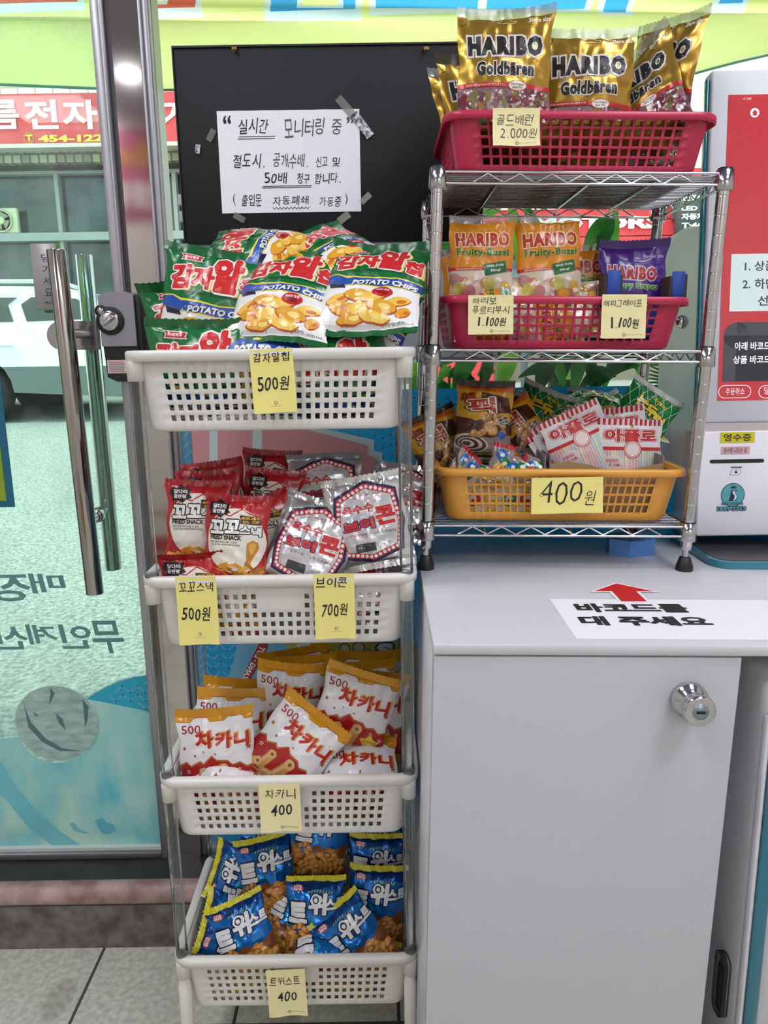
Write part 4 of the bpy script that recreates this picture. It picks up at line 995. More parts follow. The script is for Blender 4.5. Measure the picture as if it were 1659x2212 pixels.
# ------------------------------------------------------------------ films and lettering on the glass
TEAL, TEAL_L = mat('#45bce4', .5, transl=.65), mat('#8fdcee', .5, transl=.5)
def zz(D, X0, X1, Z0, Z1, layer, per=.029, row=.0178, amp=.0135, wd=.0032, clip=None):
    z = Z0
    while z < Z1:
        n = int((X1 - X0) / (per / 2)); 
        for k in range(n):
            a = (X0 + k * per / 2, z + (amp if k % 2 else 0)); b = (X0 + (k + 1) * per / 2, z + (0 if k % 2 else amp))
            if clip is None or (clip(*a) and clip(*b)): D.line([(a[0] + .5, a[1] + .5), (b[0] + .5, b[1] + .5)], wd, TEAL_L, layer)
        z += row
def pq(pts, Y): return [((lambda p: (p.x + .5, p.z + .5))(at(x, y, Y))) for x, y in pts]
FYW = GY - .0015
D = Design(1, 1); X0, X1, Z0, Z1 = -.3665, .75, .141, 1.043
zz(D, X0 + .004, X1, .16, 1.025, 2)
PK, PKW = mat('#f0acb0', .5, transl=.2), mat('#e6f6f2', .5, transl=.2)
for i, pts in enumerate(([(415, 900), (640, 905), (640, 1100), (415, 1100)], [(560, 895), (808, 950), (806, 1060), (560, 1120)], [(760, 962), (826, 978), (822, 1100), (745, 1090)])): D.poly(pq(pts, FYW), PKW, 4 + 2 * i)
for i, pts in enumerate(([(415, 900), (452, 900), (452, 1100), (415, 1100)], [(470, 900), (545, 900), (545, 1100), (470, 1100)], [(566, 925), (700, 955), (700, 1000), (566, 972)], [(566, 990), (794, 1000), (794, 1120), (566, 1120)], [(575, 905), (795, 962), (793, 1003), (575, 975)], [(768, 975), (812, 990), (810, 1100), (760, 1085)])): D.poly(pq(pts, FYW), PK, 12 + i)
LB, YF, RF, DG = mat('#8fd0e4', .5, transl=.35), mat('#d9cf5a', .5, transl=.3), mat('#c2464e', .5, transl=.3), mat('#4a5f5a', .5, transl=.3)
D.poly(pq([(515, 1385), (900, 1385), (900, 1560), (468, 1560)], FYW), LB, 20); D.poly(pq([(615, 1385), (900, 1385), (900, 1560), (640, 1540), (636, 1420)], FYW), YF, 21)
D.poly(pq([(562, 1385), (578, 1385), (580, 1398), (523, 1502), (503, 1502)], FYW), RF, 23)
a, b = at(512, 1492, FYW), at(570, 1395, FYW); D.text('SAMKANG · LOT', (a.x + b.x) / 2 + .5, (a.z + b.z) / 2 + .5, (b - a).length * .95, .010, [(WHT, .04, 25)], rot=math.atan2(b.z - a.z, b.x - a.x) + PI, mirror=True)
D.poly(pq([(640, 1390), (668, 1388), (680, 1400), (655, 1425)], FYW), WHT, 24); D.poly(pq([(648, 1394), (664, 1392), (670, 1400), (655, 1416)], FYW), mat('#9fc8c0', .4), 25)
px_text(D, '슈', 685, 1392, 725, 1440, FYW, [(DG, .12, 24), (WHT, .05, 25)], ref=.05); px_text(D, 'S', 815, 1388, 850, 1425, FYW, [(DG, .12, 24), (WHT, .05, 25)], ref=.05)
for x, y, r in ((745, 1400, 14), (775, 1398, 16), (760, 1415, 12), (795, 1410, 10)):
    p = at(x, y, FYW); D.circ(p.x + .5, p.z + .5, r * .0008, mat('#a8503a', .5), 24, 14); D.circ(p.x + .5, p.z + .5, r * .0006, mat('#c9d4a8', .5), 25, 14)
mb = MB(); mb.box(X0, X1, FYW, FYW + .0008, Z0, Z1, TEAL); D.flat(mb, lambda x, y, q: (x, FYW - q, y), .00006, .0001)
wf = tag(mb.build('window_film'), 'blue zigzag film with pink letters on the lower window pane', 'window film')
# door film with scoop
D = Design(1, 1); YD = GY - .0015
MARB = noisy('marble_film', '#52cae6', '#dcf4ec', 5.5, .5, 4, 0, .36, .66, stretch=(1.6, 1, .9), transl=.6)
mb = MB()
def dpoly(pts, m, layer):
    P = [Vector((p.x, p.z, 0)) for p in (at(x, y, YD) for x, y in pts)]; T = tessellate_polygon([P]); mb.add([(p.x, YD - .0001 - .00012 * layer, p.y) for p in P], [tuple(t) for t in T], m)
dpoly([(-900, 1605), (-60, 1599), (0, 1596), (41, 1592)] + [(124 + 87 * math.cos(math.radians(q)), 1563 + 86 * math.sin(math.radians(q))) for q in range(155, -36, -12)] + [(194, 1511), (215, 1514), (310, 1533), (326, 1541), (356, 1536), (376, 1832), (-60, 1837), (-900, 1850)], MARB, 0)
crest = [(186, 1510), (205, 1497), (230, 1483), (258, 1471), (290, 1462), (320, 1458), (352, 1457)]
dpoly(crest + [(358, 1538), (326, 1542), (310, 1534), (215, 1515)], TEAL, 1)
cz = [at(x, y, YD) for x, y in crest]; lo = [at(x, y, YD) for x, y in ((186, 1511), (215, 1515), (310, 1534), (326, 1541), (358, 1538))]
def interp(L, X): 
    for a, b in zip(L, L[1:]):
        if a.x <= X <= b.x: return a.z + (b.z - a.z) * (X - a.x) / (b.x - a.x)
    return L[0].z if X < L[0].x else L[-1].z
zz(D, cz[0].x, cz[-1].x, .38, .56, 3, clip=lambda X, z: interp(lo, X) + .002 < z < interp(cz, X) - .002)
for a, b in zip(crest, crest[1:]): D.line(pq([a, b], YD), .0022, mat('#b9d8d0', .5, transl=.4), 4)
for k, (pts, c) in enumerate((([(0, 1640), (30, 1690), (75, 1745), (130, 1795), (180, 1828), (120, 1832), (60, 1785), (20, 1735), (0, 1712)], '#a6e4f2'), ([(205, 1772), (222, 1764), (230, 1776), (246, 1780), (252, 1792), (240, 1800), (224, 1802), (214, 1790)], '#92d8ec'), ([(150, 1778), (160, 1776), (172, 1790), (195, 1800), (182, 1800), (160, 1794)], '#9adcee'))):
    D.poly(pq(pts, YD), mat(c, .5, transl=.6), 3 + k)
SCO = noisy('scoop_print', '#a5bcbc', '#d0dcda', 70, .6, 8, .3, .35, .65, stretch=(.5, 1, 1.4), transl=.55, dist=.003)
sc0 = at(124, 1563, YD); sr = (at(212, 1563, YD).x - at(36, 1563, YD).x) / 2
V = [(sc0.x + sr * math.cos(2 * PI * k / 48), YD - .0011, sc0.z + sr * .97 * math.sin(2 * PI * k / 48)) for k in range(48)]; mb.add(V, [tuple(range(48))], SCO)
V2 = [(sc0.x + (sr + e_) * math.cos(2 * PI * k / 48), YD - .0010, sc0.z + (sr + e_) * .97 * math.sin(2 * PI * k / 48)) for e_ in (0, .003) for k in range(48)]
mb.add(V2, [(k, (k + 1) % 48, 48 + (k + 1) % 48, 48 + k) for k in range(48)], mat('#c4d6d0', .5, transl=.5))
CR = mat('#6f9094', .6, transl=.4)
for pts in ([(109, 1484), (119, 1497), (113, 1510), (106, 1524), (109, 1500)], [(120, 1540), (136, 1552), (143, 1577), (128, 1562)], [(52, 1520), (68, 1560), (100, 1595), (135, 1615), (180, 1622), (130, 1622), (92, 1602), (62, 1570)], [(178, 1510), (192, 1525), (190, 1555), (184, 1572), (182, 1540)], [(72, 1538), (84, 1543), (78, 1548)]): D.poly(pq(pts, YD), CR, 14)
D.flat(mb, lambda x, y, q: (x, YD - q, y), .00006, .0006)
tag(mb.build('door_film'), 'turquoise ice cream film with a round scoop on the lower door glass', 'window film')
LT = mat('#5f9492', .6)
for lb, row in (('upper line of mirrored green grey vinyl lettering on the door glass', (('장', -30, 1236, 62, 1300), ('매', 68, 1238, 138, 1282))), ('lower line of mirrored green grey vinyl lettering on the door glass', (('무', 202, 1340, 263, 1412), ('인', 132, 1348, 196, 1402), ('계', 62, 1348, 120, 1392), ('산', -16, 1350, 56, 1404)))):
    mb = MB(); D = Design(1, 1)
    for st, x0, y0, x1, y1 in row: px_text(D, st, x0, y0, x1, y1, YD, [(LT, .02, 1)], ref=.02, shear=.15, mirror=True)
    D.flat(mb, lambda x, y, q: (x, YD - q, y), .0001, .0001); tag(mb.build('window_lettering'), lb, 'lettering')
mb = MB(); a, b = at(33, 1095, YD), at(0, 880, YD); xr = a.x; mb.box(xr - .30, xr, YD - .001, YD, a.z, a.z + .36, mat('#22708f', .5, transl=.2)); mb.box(xr - .29, xr - .014, YD - .0016, YD - .0009, a.z + .012, a.z + .348, mat('#a8bf3a', .5, transl=.3))
tag(mb.build('door_poster'), 'yellow green poster with blue border on the door glass', 'poster')
# pull sign
c = at(100, 600, 1.388); D = Design(.042, .108); DK = mat('#2c2c30', .6)
for k, ch in enumerate('당기세요'): D.text(ch, .60, .79 - .175 * k, .34, .12, [(DK, .0, 1)])
D.text('PULL', .58, .10, .36, .035, [(DK, .02, 1)])
mb = MB(); q = at(66, 527, 1.388); q1 = at(125, 672, 1.388); x0, z1_, z0_ = q.x, q.z, q1.z + .002; mb.box(x0, x0 + .042, 1.383, GY, z0_, z1_, mat('#a5a3a5', .4, .3), .001, 1); D.flat(mb, lambda x, y, o_: (x0 + .021 + x, 1.383 - o_, (z0_ + z1_) / 2 + y), .0001, .0002)
mb.box(x0 + .006, x0 + .044, GY + .011, GY + .013, z0_ - .004, z1_ + .002, mat('#b6e03a', .6))
tag(mb.build('pull_sign'), 'grey pull sign with black lettering on the door glass', 'sign')
# digital lock
lk = empty('door_lock', (-.46, 1.35, 1.14)); tag(lk, 'silver and black electronic lock with a thumb turn on the door', 'lock')
def lpart(mbx, nm, par=None): o = mbx.build(nm, par or lk); o.matrix_parent_inverse = Matrix.Translation(lk.location).inverted(); return o
SIL = mat('#98979f', .35, .5)
pc = [at(x, y, 1.345) for x, y in ((206, 640), (240, 630), (275, 632), (290, 640), (296, 748), (214, 750))]
a0, a1 = at(206, 636, 1.345), at(292, 636, 1.345); zt, zm, zbm = at(240, 630, 1.345).z, at(250, 748, 1.345).z, at(255, 825, 1.345).z; xl, xr = a0.x + .003, a1.x
lpart(MB().prism([(xl, zm), (xr - .004, zm), (xr - .004, zt - .006), (xr - .016, zt), (xl + .02, zt), (xl, zt - .006)], 1.345, GY, SIL), 'body')
lpart(MB().prism([(xl + .004, zbm + .008), (xl + .02, zbm), (xr, zbm), (xr, zm), (xl + .001, zm)], 1.350, GY, BLACK_PL), 'battery_cover')
lpart(MB().box(xr - .004, xr + .006, 1.350, GY, zbm + .01, zt - .004, BLACK_PL, .002), 'side_cover')
dc = at(238, 693, 1.344); mb = MB(); mb.lathe([(.0235, 0), (.0235, -.002), (.0215, -.003), (.0001, -.003)], dc, (0, 1, 0), BLACK_PL, 32); mb.lathe([(.0165, -.003), (.0165, -.006), (.0145, -.007), (.0001, -.006)], dc, (0, 1, 0), CHROME, 32)
Mr = Matrix.Translation(dc) @ Matrix.Rotation(math.radians(-35), 4, 'Y'); mb.box(-.013, .013, -.014, -.006, -.0035, .0035, CHROME, .002, 2, M=Mr); d2 = at(218, 672, 1.344); mb.lathe([(.010, 0), (.010, -.002), (.0001, -.002)], d2, (0, 1, 0), BLACK_PL, 20); mb.lathe([(.006, -.002), (.006, -.005), (.0001, -.005)], d2, (0, 1, 0), CHROME, 16)
lpart(mb, 'thumb_turn')
mb = MB(); e0, e1 = at(231, 778, 1.349), at(276, 806, 1.349); mb.box(e0.x, e1.x, 1.3488, 1.350, e1.z, e0.z, mat('#d9c6c6', .6)); D = Design(1, 1)
for k, c_ in enumerate(('#b0303a', '#4a4448', '#4a4448', '#4a4448', '#4a4448', '#b0303a')): zz_ = e0.z - .0035 - k * .0033; D.line([(e0.x + .5 + .003, zz_ + .5), (e1.x + .5 - .006 + .002 * (k % 2), zz_ + .5)], .0013, mat(c_, .6), 1)
D.flat(mb, lambda x, y, o_: (x, 1.3488 - o_, y), .0001, .0001); lpart(mb, 'sticker')
mb = MB(); s0, s1 = at(103, 726, 1.383), at(212, 722, 1.383); r = .0245; zc_ = s0.z; P = [(s0.x + r + r * math.cos(PI / 2 + PI * k / 12), zc_ + r * math.sin(PI / 2 + PI * k / 12)) for k in range(13)] + [(s1.x, zc_ - r), (s1.x, zc_ + r)]
mb.prism(P, 1.379, GY, STEEL); P2 = [(s0.x + r + .68 * r * math.cos(PI / 2 + PI * k / 12), zc_ + .68 * r * math.sin(PI / 2 + PI * k / 12)) for k in range(13)] + [(s1.x, zc_ - .68 * r), (s1.x, zc_ + .68 * r)]; mb.prism(P2, 1.376, 1.380, CHROME_D); mb.lathe([(.0001, -.004), (.006, -.004), (.007, 0)], (s0.x + r, 1.376, zc_), (0, 1, 0), STEEL, 16)
lpart(mb, 'latch_plate')

# ------------------------------------------------------------------ black board with the paper notice
B0, B1 = at(402, 529, 1.377), at(375, 105, 1.377); bx0, bx1, bz0, bz1 = -.330, .1725, B0.z, B1.z - .0005
bd = empty('black_board', ((bx0 + bx1) / 2, 1.377, bz0)); tag(bd, 'black monitor panel hung against the window behind the chip bags', 'board')
def bdp(mbx, nm): o = mbx.build(nm, bd); o.matrix_parent_inverse = Matrix.Translation(bd.location).inverted(); return o
bdp(MB().box(bx0, bx1, 1.374, 1.386, bz0, bz1, noisy('board_face', '#14151a', '#1c1d23', 300, .75, 3, .1, dist=.0005), .001, 1), 'panel')
mb = MB(); mb.box(bx0 - .002, bx0, 1.372, 1.387, bz0 - .002, bz1 + .003, BLACK_PL); mb.box(bx1, bx1 + .002, 1.372, 1.387, bz0 - .002, bz1 + .003, BLACK_PL); mb.box(bx0, bx1, 1.372, 1.387, bz1, bz1 + .003, BLACK_PL); mb.box(bx0, bx1, 1.372, 1.387, bz0 - .002, bz0, BLACK_PL); bdp(mb, 'frame')
for x in (506, 921):
    p = at(x, 107, 1.37); mb = MB(); mb.tube([(p.x - .004, 1.370, p.z + .002), (p.x, 1.369, p.z - .005), (p.x + .004, 1.370, p.z + .002)], .0007, mat('#b08a4a', .3, 1), 8, True); mb.box(p.x - .004, p.x + .004, 1.369, 1.374, p.z, p.z + .004, mat('#a98444', .3, 1)); bdp(mb, 'hook')
for y in (432, 468):
    p = at(393, y, 1.40); bdp(MB().box(bx0 - .012, bx0 + .01, 1.388, GY - .001, at(393, y, 1.39).z - .009, at(393, y, 1.39).z + .009, mat('#c9c9c6', .5), .002), 'clip')
n0, n1, n2 = at(468, 241, 1.373), at(776, 241, 1.373), at(473, 462, 1.373); nw, nh = n1.x - n0.x, n0.z - n2.z; ncx, ncz = (n0.x + n1.x) / 2, (n0.z + n2.z) / 2 + .0005
D = Design(nw, nh); H_ = INK; 
def U(px, py): return px / 1510.0, 1 - py / 1085.0
def hw(st, x0, y0, x1, y1, seed, m=INK, off=.004): a = U(x0, y0); b = U(x1, y1); D.hand(st, (a[0] + b[0]) / 2, (a[1] + b[1]) / 2, b[0] - a[0], a[1] - b[1], m, seed, off)
hw('실시간', 215, 75, 545, 250, 1); hw('모니터링', 700, 90, 1140, 275, 2, INK_G); hw('중', 1205, 95, 1330, 275, 3, INK_G)
D.text('“', .069, .915, .05, .07, (INK, .02, 2)); D.text('”', .935, .895, .045, .055, (INK_G, .02, 2))
hw('절도시,', 140, 445, 500, 600, 4); hw('공개수배,', 570, 455, 960, 605, 5, INK_G); hw('신고', 1030, 490, 1165, 600, 6); hw('및', 1205, 490, 1300, 600, 7)
hw('50배', 470, 650, 725, 775, 8); hw('청구', 820, 665, 965, 785, 9); hw('합니다.', 1010, 665, 1310, 780, 10)
D.text('(', .092, .135, .018, .12, (INK, .0, 2)); D.text(')', .895, .125, .018, .11, (INK, .0, 2))
hw('출입문', 215, 880, 440, 1010, 11); hw('자동폐쇄', 550, 905, 950, 1010, 12); hw('가동중', 1055, 920, 1300, 1030, 13)
for x0, x1, y in ((222, 610, 272), (210, 605, 295), (455, 980, 800), (445, 975, 817)): D.line([U(x0, y), U(x1, y - 2)], .0011, INK, 2)
D.line([U(550 + 20 * k, 1035 + (14 if k % 2 else -8)) for k in range(21)], .0009, INK, 2)
mb = MB(); PG = np.zeros((13, 9, 3))
for i in range(13):
    for j in range(9): PG[i, j] = ((i / 12 - .5) * nw, (j / 8 - .5) * nh, .0006 + .0010 * math.sin(i * 1.3 + j * .7) ** 2 - (.0004 if i == 6 else 0))
S_ = Surf(nw, nh, PG); S_.faces(mb, PAPER); S_.decal(mb, D)
pn = mb.build('paper_notice'); pn.matrix_world = Matrix(((1, 0, 0, ncx), (0, 0, -1, 1.3735), (0, 1, 0, ncz), (0, 0, 0, 1))); tag(pn, 'white paper notice handwritten in black on the black board', 'notice')
TP = noisy('foil_tape', '#5a5a60', '#d8d8dc', 160, .3, 3, .4, .4, .6, .3)
for i, (x, y, L, a, wd, m, lb) in enumerate(((748, 232, .040, -48, .013, TAPE, 'clear tape strip above the top right corner of the paper notice'), (782, 270, .045, -52, .014, TP, 'crinkled silver tape at the top right corner of the paper notice'), (790, 428, .020, 40, .010, TAPE, 'clear tape scrap at the right edge of the paper notice'), (427, 322, .014, 80, .008, TP, 'silver tape scrap left of the paper notice'), (456, 292, .020, 60, .010, TAPE, 'clear tape scrap at the left edge of the paper notice'), (517, 470, .020, -30, .010, TAPE, 'clear tape scrap under the bottom left of the paper notice'), (743, 470, .022, 35, .012, TAPE, 'clear tape scrap under the bottom right of the paper notice'))):
    p = at(x, y, 1.3710); Mt = Matrix.Translation(p) @ Matrix.Rotation(math.radians(-a), 4, 'Y'); o = MB().box(-L / 2, L / 2, -.0003, .0003, -wd / 2, wd / 2, m).build('tape_strip'); o.matrix_world = Mt; tag(o, lb, 'tape', 'tape strips around the notice')
# grey white information sheet behind the rack
s0, s1 = at(690, 545, 1.386), at(1075, 773, 1.386); D = Design(1, 1); GI, RI = mat('#2c2c34', .6), mat('#b04048', .6)
px_text(D, '부', 800, 560, 838, 590, 1.386, [(GI, 0, 1)]); px_text(D, '나', 915, 625, 932, 655, 1.386, [(GI, 0, 1)]); px_text(D, '사', 870, 600, 905, 650, 1.386, [(GI, 0, 1)])
D.line(pq([(880, 590), (935, 585)], 1.386), .0012, RI, 1); D.line(pq([(905, 570), (930, 585)], 1.386), .0012, RI, 1)
mb = MB(); mb.box(s0.x, s1.x, 1.3865, 1.388, s1.z, s0.z, mat('#e2e5ee', .6, transl=.35)); D.flat(mb, lambda x, y, q: (x, 1.3865 - q, y), .0001, .0002); tag(mb.build('information_sheet'), 'pale grey sheet with lettering on the window behind the rack posts', 'notice')
p0, p1 = at(1080, 882, 1.386), at(1168, 845, 1.386); D = Design(1, 1); px_text(D, "‘와’ 구매시", 1086, 852, 1158, 872, 1.386, [(INK, .01, 1)]); mb = MB(); mb.box(p0.x, p1.x, 1.3865, 1.388, p0.z, p1.z, mat('#9aa3a6', .6)); D.flat(mb, lambda x, y, q: (x, 1.3865 - q, y), .0001, .0002)
tag(mb.build('small_notice'), 'small grey handwritten notice on the window film behind the yellow basket', 'notice')

# ------------------------------------------------------------------ cabinet, worktop, appliance, kiosk
CZ = 0.795
cb = empty('white_cabinet', (.055, .80, 0)); tag(cb, 'tall white cabinet with a chrome knob under the worktop', 'cabinet')
def under(par):
    def f(mbx, nm, p=None, **k):
        o = mbx.build(nm, p or par, **k)
        if p is None: o.matrix_parent_inverse = Matrix.Translation(par.location).inverted()
        return o
    return f
f = under(cb)
f(MB().box(.0535, .385, .8195, 1.25, .0, .7825, LAMI, .001, 1), 'carcass')
dr = f(MB().box(.053, .3955, .8005, .8185, -.02, .7805, mat('#c3c3cb', .3, coat=.1), .0012, 2), 'door')
k0 = TILT.inverted() @ at(1497, 1528, .785)
mb = MB(); mb.lathe([(.0001, 0), (.0185, 0), (.0205, -.003), (.0200, -.008), (.0150, -.012), (.0120, -.017), (.0125, -.022), (.0165, -.026), (.0178, -.030), (.0172, -.034), (.0150, -.0355), (.0130, -.0345), (.0115, -.0355), (.0001, -.0355)], (k0.x, .8005, k0.z + .004), (0, 1, 0), CHROME, 40)
mb.lathe([(.0001, -.0365), (.0085, -.0365), (.009, -.0355)], (k0.x, .8005, k0.z + .004), (0, 1, 0), mat('#8fa0a8', .3, .8), 28); mb.box(k0.x - .005, k0.x + .005, .7635, .7645, k0.z + .0025, k0.z + .0055, BLACK_PL)
kn = mb.build('knob', dr); kn['label'] = 'chrome knob with a keyhole'
on_counter(cb)
wt = MB().box(.0521, 1.40, .7985, 1.366, .783, CZ, LAMI, .0008, 1).build('worktop'); tag(wt, 'long white laminate worktop under the wire rack and kiosk', 'worktop'); on_counter(wt)
ap = empty('ice_freezer', (.43, .82, 0)); tag(ap, 'white appliance with teal edge film standing under the worktop right of the cabinet', 'freezer')
f = under(ap); APW = mat('#d3d5d8', .35)
f(MB().box(.433, 1.0, .815, 1.30, .02, .735, APW, .012, 4), 'body')
f(MB().box(.4345, 1.0, .800, .818, .02, .700, mat('#c6c6ce', .3), .006, 3), 'front_panel')
f(MB().box(.4300, .4345, .799, .812, .02, .700, mat('#d5d6dc', .3), .001, 1), 'edge_trim')
f(MB().box(.4346, .4500, .7955, .7995, .02, .695, mat('#1d6f86', .12, coat=.5), .001, 1), 'edge_film')
h0 = at(1572, 2110, .86); mb = MB(); mb.box(.4275, .434, .835, .863, h0.z - .045, h0.z + .045, mat('#77797c', .3, .8), .010, 3); mb.box(.4262, .430, .842, .856, h0.z - .038, h0.z + .030, mat('#3a3c3e', .3, .6), .004, 2); f(mb, 'latch_handle')

# wire rack ------------------------------------------------------------------
RX0, RX1, RY0, RY1 = .0605, .4440, 1.098, 1.350
rk = empty('wire_rack', ((RX0 + RX1) / 2, (RY0 + RY1) / 2, CZ)); tag(rk, 'three tier chrome wire rack standing on the white worktop', 'rack')
f = under(rk); LEAN = .012
def lx(z): return LEAN * (z - CZ)
PT = 1.353
for X, nx_ in ((RX0, 0), (RX1, 1)):
    for Y in (RY0, RY1):
        pts = []; rs = []; z = CZ + .036
        pts.append((X + lx(z), Y, z)); rs.append(.0085)
        g = CZ + .075
        while g < PT - .02:
            for dz, r in ((-.0022, .0085), (-.0016, .0085), (-.0007, .0085), (0, .0080), (.0007, .0085), (.0016, .0085), (.0022, .0085)): pts.append((X + lx(g + dz), Y, g + dz)); rs.append(r)
            g += .0248
        pts.append((X + lx(PT - .004), Y, PT - .004)); rs.append(.0085)
        mb = MB(); mb.tube(pts, rs, CHROME, 20); f(mb, 'post')
        mb = MB(); mb.lathe([(.0001, PT), (.0072, PT), (.0088, PT - .002), (.0088, PT - .006)], (X + lx(PT), Y, 0), (0, 0, 1), BLACK_PL, 18); f(mb, 'post_cap')
        mb = MB(); mb.lathe([(.0125, CZ), (.0125, CZ + .006), (.0080, CZ + .020), (.006, CZ + .021)], (X, Y, 0), (0, 0, 1), BLACK_PL, 18); mb.lathe([(.0045, CZ + .02), (.0045, CZ + .032)], (X, Y, 0), (0, 0, 1), CHROME, 12); mb.lathe([(.0078, CZ + .032), (.0085, CZ + .034), (.0085, CZ + .037)], (X, Y, 0), (0, 0, 1), CHROME, 16); f(mb, 'foot')
SHZ = (1.3445, 1.1125, .8615)
for zt in SHZ:
    dx = lx(zt); mb = MB(); zl = zt - .0145; r = .0020; xa, xb = RX0 + dx, RX1 + dx
    for z in (zt, zl):
        for Y in (RY0 - .004, RY1 + .004): mb.tube([(xa + .010, Y, z), (xb - .010, Y, z)], r, CHROME, 8)
        for X in (xa - .004, xb + .004): mb.tube([(X, RY0 + .010, z), (X, RY1 - .010, z)], r, CHROME, 8)
    nz_ = 14; x0, x1 = xa + .045, xb - .040
    for Y in (RY0 - .0025, RY1 + .0025): mb.tube([(x0 + (x1 - x0) * k / nz_, Y, zt - .0015 if k % 2 else zl + .0015) for k in range(nz_ + 1)], .0014, CHROME, 6)
    nz_ = 10; y0, y1 = RY0 + .02, RY1 - .02
    for X in (xa - .003, xb + .003): mb.tube([(X, y0 + (y1 - y0) * k / nz_, zt - .0015 if k % 2 else zl + .0015) for k in range(nz_ + 1)], .0014, CHROME, 6)
    for k in range(22): y = RY0 + .006 + (RY1 - RY0 - .012) * k / 21; mb.tube([(xa - .003, y, zt - .002), (xb + .003, y, zt - .002)], .0012, mat('#8c8c90', .2, 1.0), 6)
    for X in (xa + .085, (xa + xb) / 2 + .02, xb - .085): mb.tube([(X, RY0 - .004, zl + .003), (X - .0, RY0 + .02, zt - .006), (X, RY1 - .02, zt - .006), (X, RY1 + .004, zl + .003)], .0019, CHROME, 8)
    sh = f(mb, 'shelf'); sh.location = (0, 0, 0)
    for X in (xa, xb):
        for Y in (RY0, RY1):
            mb = MB(); mb.lathe([(.0095, zt + .0055), (.0115, zt + .005), (.0128, zt - .020), (.0120, zt - .0215)], (X, Y, 0), (0, 0, 1), CHROME_D, 22); mb.lathe([(.0086, zt + .0075), (.0096, zt + .0075), (.0100, zt + .004)], (X, Y, 0), (0, 0, 1), BLACK_PL, 22)
            c_ = mb.build('collar', sh)
on_counter(rk)

# baskets --------------------------------------------------------------------
def basket(mb, W, D_, H, tap, r, m, front, side, rows, skip=None, rim=(.010, .009), z0=0.0, bottom_holes=False):
    a1, b1 = W / 2, D_ / 2; a0, b0 = a1 - tap, b1 - tap; n = 5
    def cuts(spec):
        nc, fill, lo, hi = spec; C = [(0.0, False)]
        for k in range(nc):
            p = (hi - lo) / nc; C += [(lo + p * k + p * (1 - fill) / 2, True), (lo + p * k + p * (1 + fill) / 2, False)]
        C.append((1.0, False)); return C
    cols = []
    for sd, spec in ((0, front), (1, side), (2, front), (3, side)):
        for k, (t, h) in enumerate(cuts(spec)): cols.append((sd, 'e', t, h, (k - 1) // 2))
        for k in range(1, n): cols.append((sd, 'c', k / n, False, 0))
    def pt(c, v):
        a, b = a0 + (a1 - a0) * v, b0 + (b1 - b0) * v; rr = r
        S = {0: ((-(a - rr), -b), (a - rr, -b)), 1: ((a, -(b - rr)), (a, b - rr)), 2: ((a - rr, b), (-(a - rr), b)), 3: ((-a, b - rr), (-a, -(b - rr)))}[c[0]]
        if c[1] == 'e': return (S[0][0] + (S[1][0] - S[0][0]) * c[2], S[0][1] + (S[1][1] - S[0][1]) * c[2])
        cx, cy = {0: (a - rr, -(b - rr)), 1: (a - rr, b - rr), 2: (-(a - rr), b - rr), 3: (-(a - rr), -(b - rr))}[c[0]]
        t = -PI / 2 + c[0] * PI / 2 + PI / 2 * c[2]; return (cx + rr * math.cos(t), cy + rr * math.sin(t))
    vr = [(0.0, False)]
    for v0, v1 in rows: vr += [(v0, True), (v1, False)]
    vr.append((1.0, False)); V = []; F = []; K = len(cols)
    for v, h in vr:
        for c in cols: x, y = pt(c, v); V.append((x, y, z0 + v * H))
    for j in range(len(vr) - 1):
        for i in range(K):
            i2 = (i + 1) % K
            if cols[i][3] and vr[j][1] and cols[i][1] == 'e' and not (skip and skip(cols[i][0], cols[i][4], (j - 1) // 2)): continue
            F.append((j * K + i, j * K + i2, (j + 1) * K + i2, (j + 1) * K + i))
    o = len(V)
    for fct, z in ((.985, -.003), (.955, -.0045)):
        for i in range(K): V.append((V[i][0] * fct, V[i][1] * fct, z0 + z))
    for i in range(K):
        i2 = (i + 1) % K; F.append((o + i, o + i2, i2, i)); F.append((o + K + i, o + K + i2, o + i2, o + i))
    F.append(tuple(o + K + i for i in reversed(range(K))))
    mb.add(V, F, m, True)
    rm = MB(); prof = [(-.0015, -.004), (-.0012, .0005), (.002, .0022), (rim[0] - .002, .0018), (rim[0], 0), (rim[0] + .0005, -.003), (rim[0], -rim[1]), (rim[0] - .0018, -rim[1]), (rim[0] - .0022, -.003), (.001, -.002)]
    V = []; F = []
    for q, z in prof:
        R = rrect(a1 + q, b1 + q, r + max(q, 0), 6); kk = len(R); V += [(x, y, z0 + H + z) for x, y in R]
    for j in range(len(prof)):
        j2 = (j + 1) % len(prof)
        for i in range(kk): i2 = (i + 1) % kk; F.append((j * kk + i, j * kk + i2, j2 * kk + i2, j2 * kk + i))
    rm.add(V, F, m, True); return rm
def plastic_basket(label, X0, X1, Y0, zb, H, D_, m, cols, rows, sr=3):
    rim = .010; W = X1 - X0 - 2 * rim
    o = empty('plastic_basket', ((X0 + X1) / 2, Y0 + D_ / 2 + rim, zb)); tag(o, label, 'basket')
    mb = MB(); rm = basket(mb, W, D_, H, .012, .022, m, (cols, .72, .04, .96), (6, .5, .12, .88), rows, z0=.0065)
    mb.build('body', o, solid=.0022); rm.build('rim', o); 
    return on_counter(o)
PINK, ORNG = mat('#c2234f', .38, coat=.15), mat('#e2a03c', .38, coat=.15)
R5 = [(.10 + .172 * k, .10 + .172 * k + .125) for k in range(5)]; R4 = [(.12 + .20 * k, .12 + .20 * k + .15) for k in range(4)]
zs = [z + .0012 for z in SHZ]
k1 = plastic_basket('crimson plastic basket on the top rack shelf full of gold candy bags', .0740, .4440, 1.100, zs[0], .0685, .222, PINK, 20, R5)
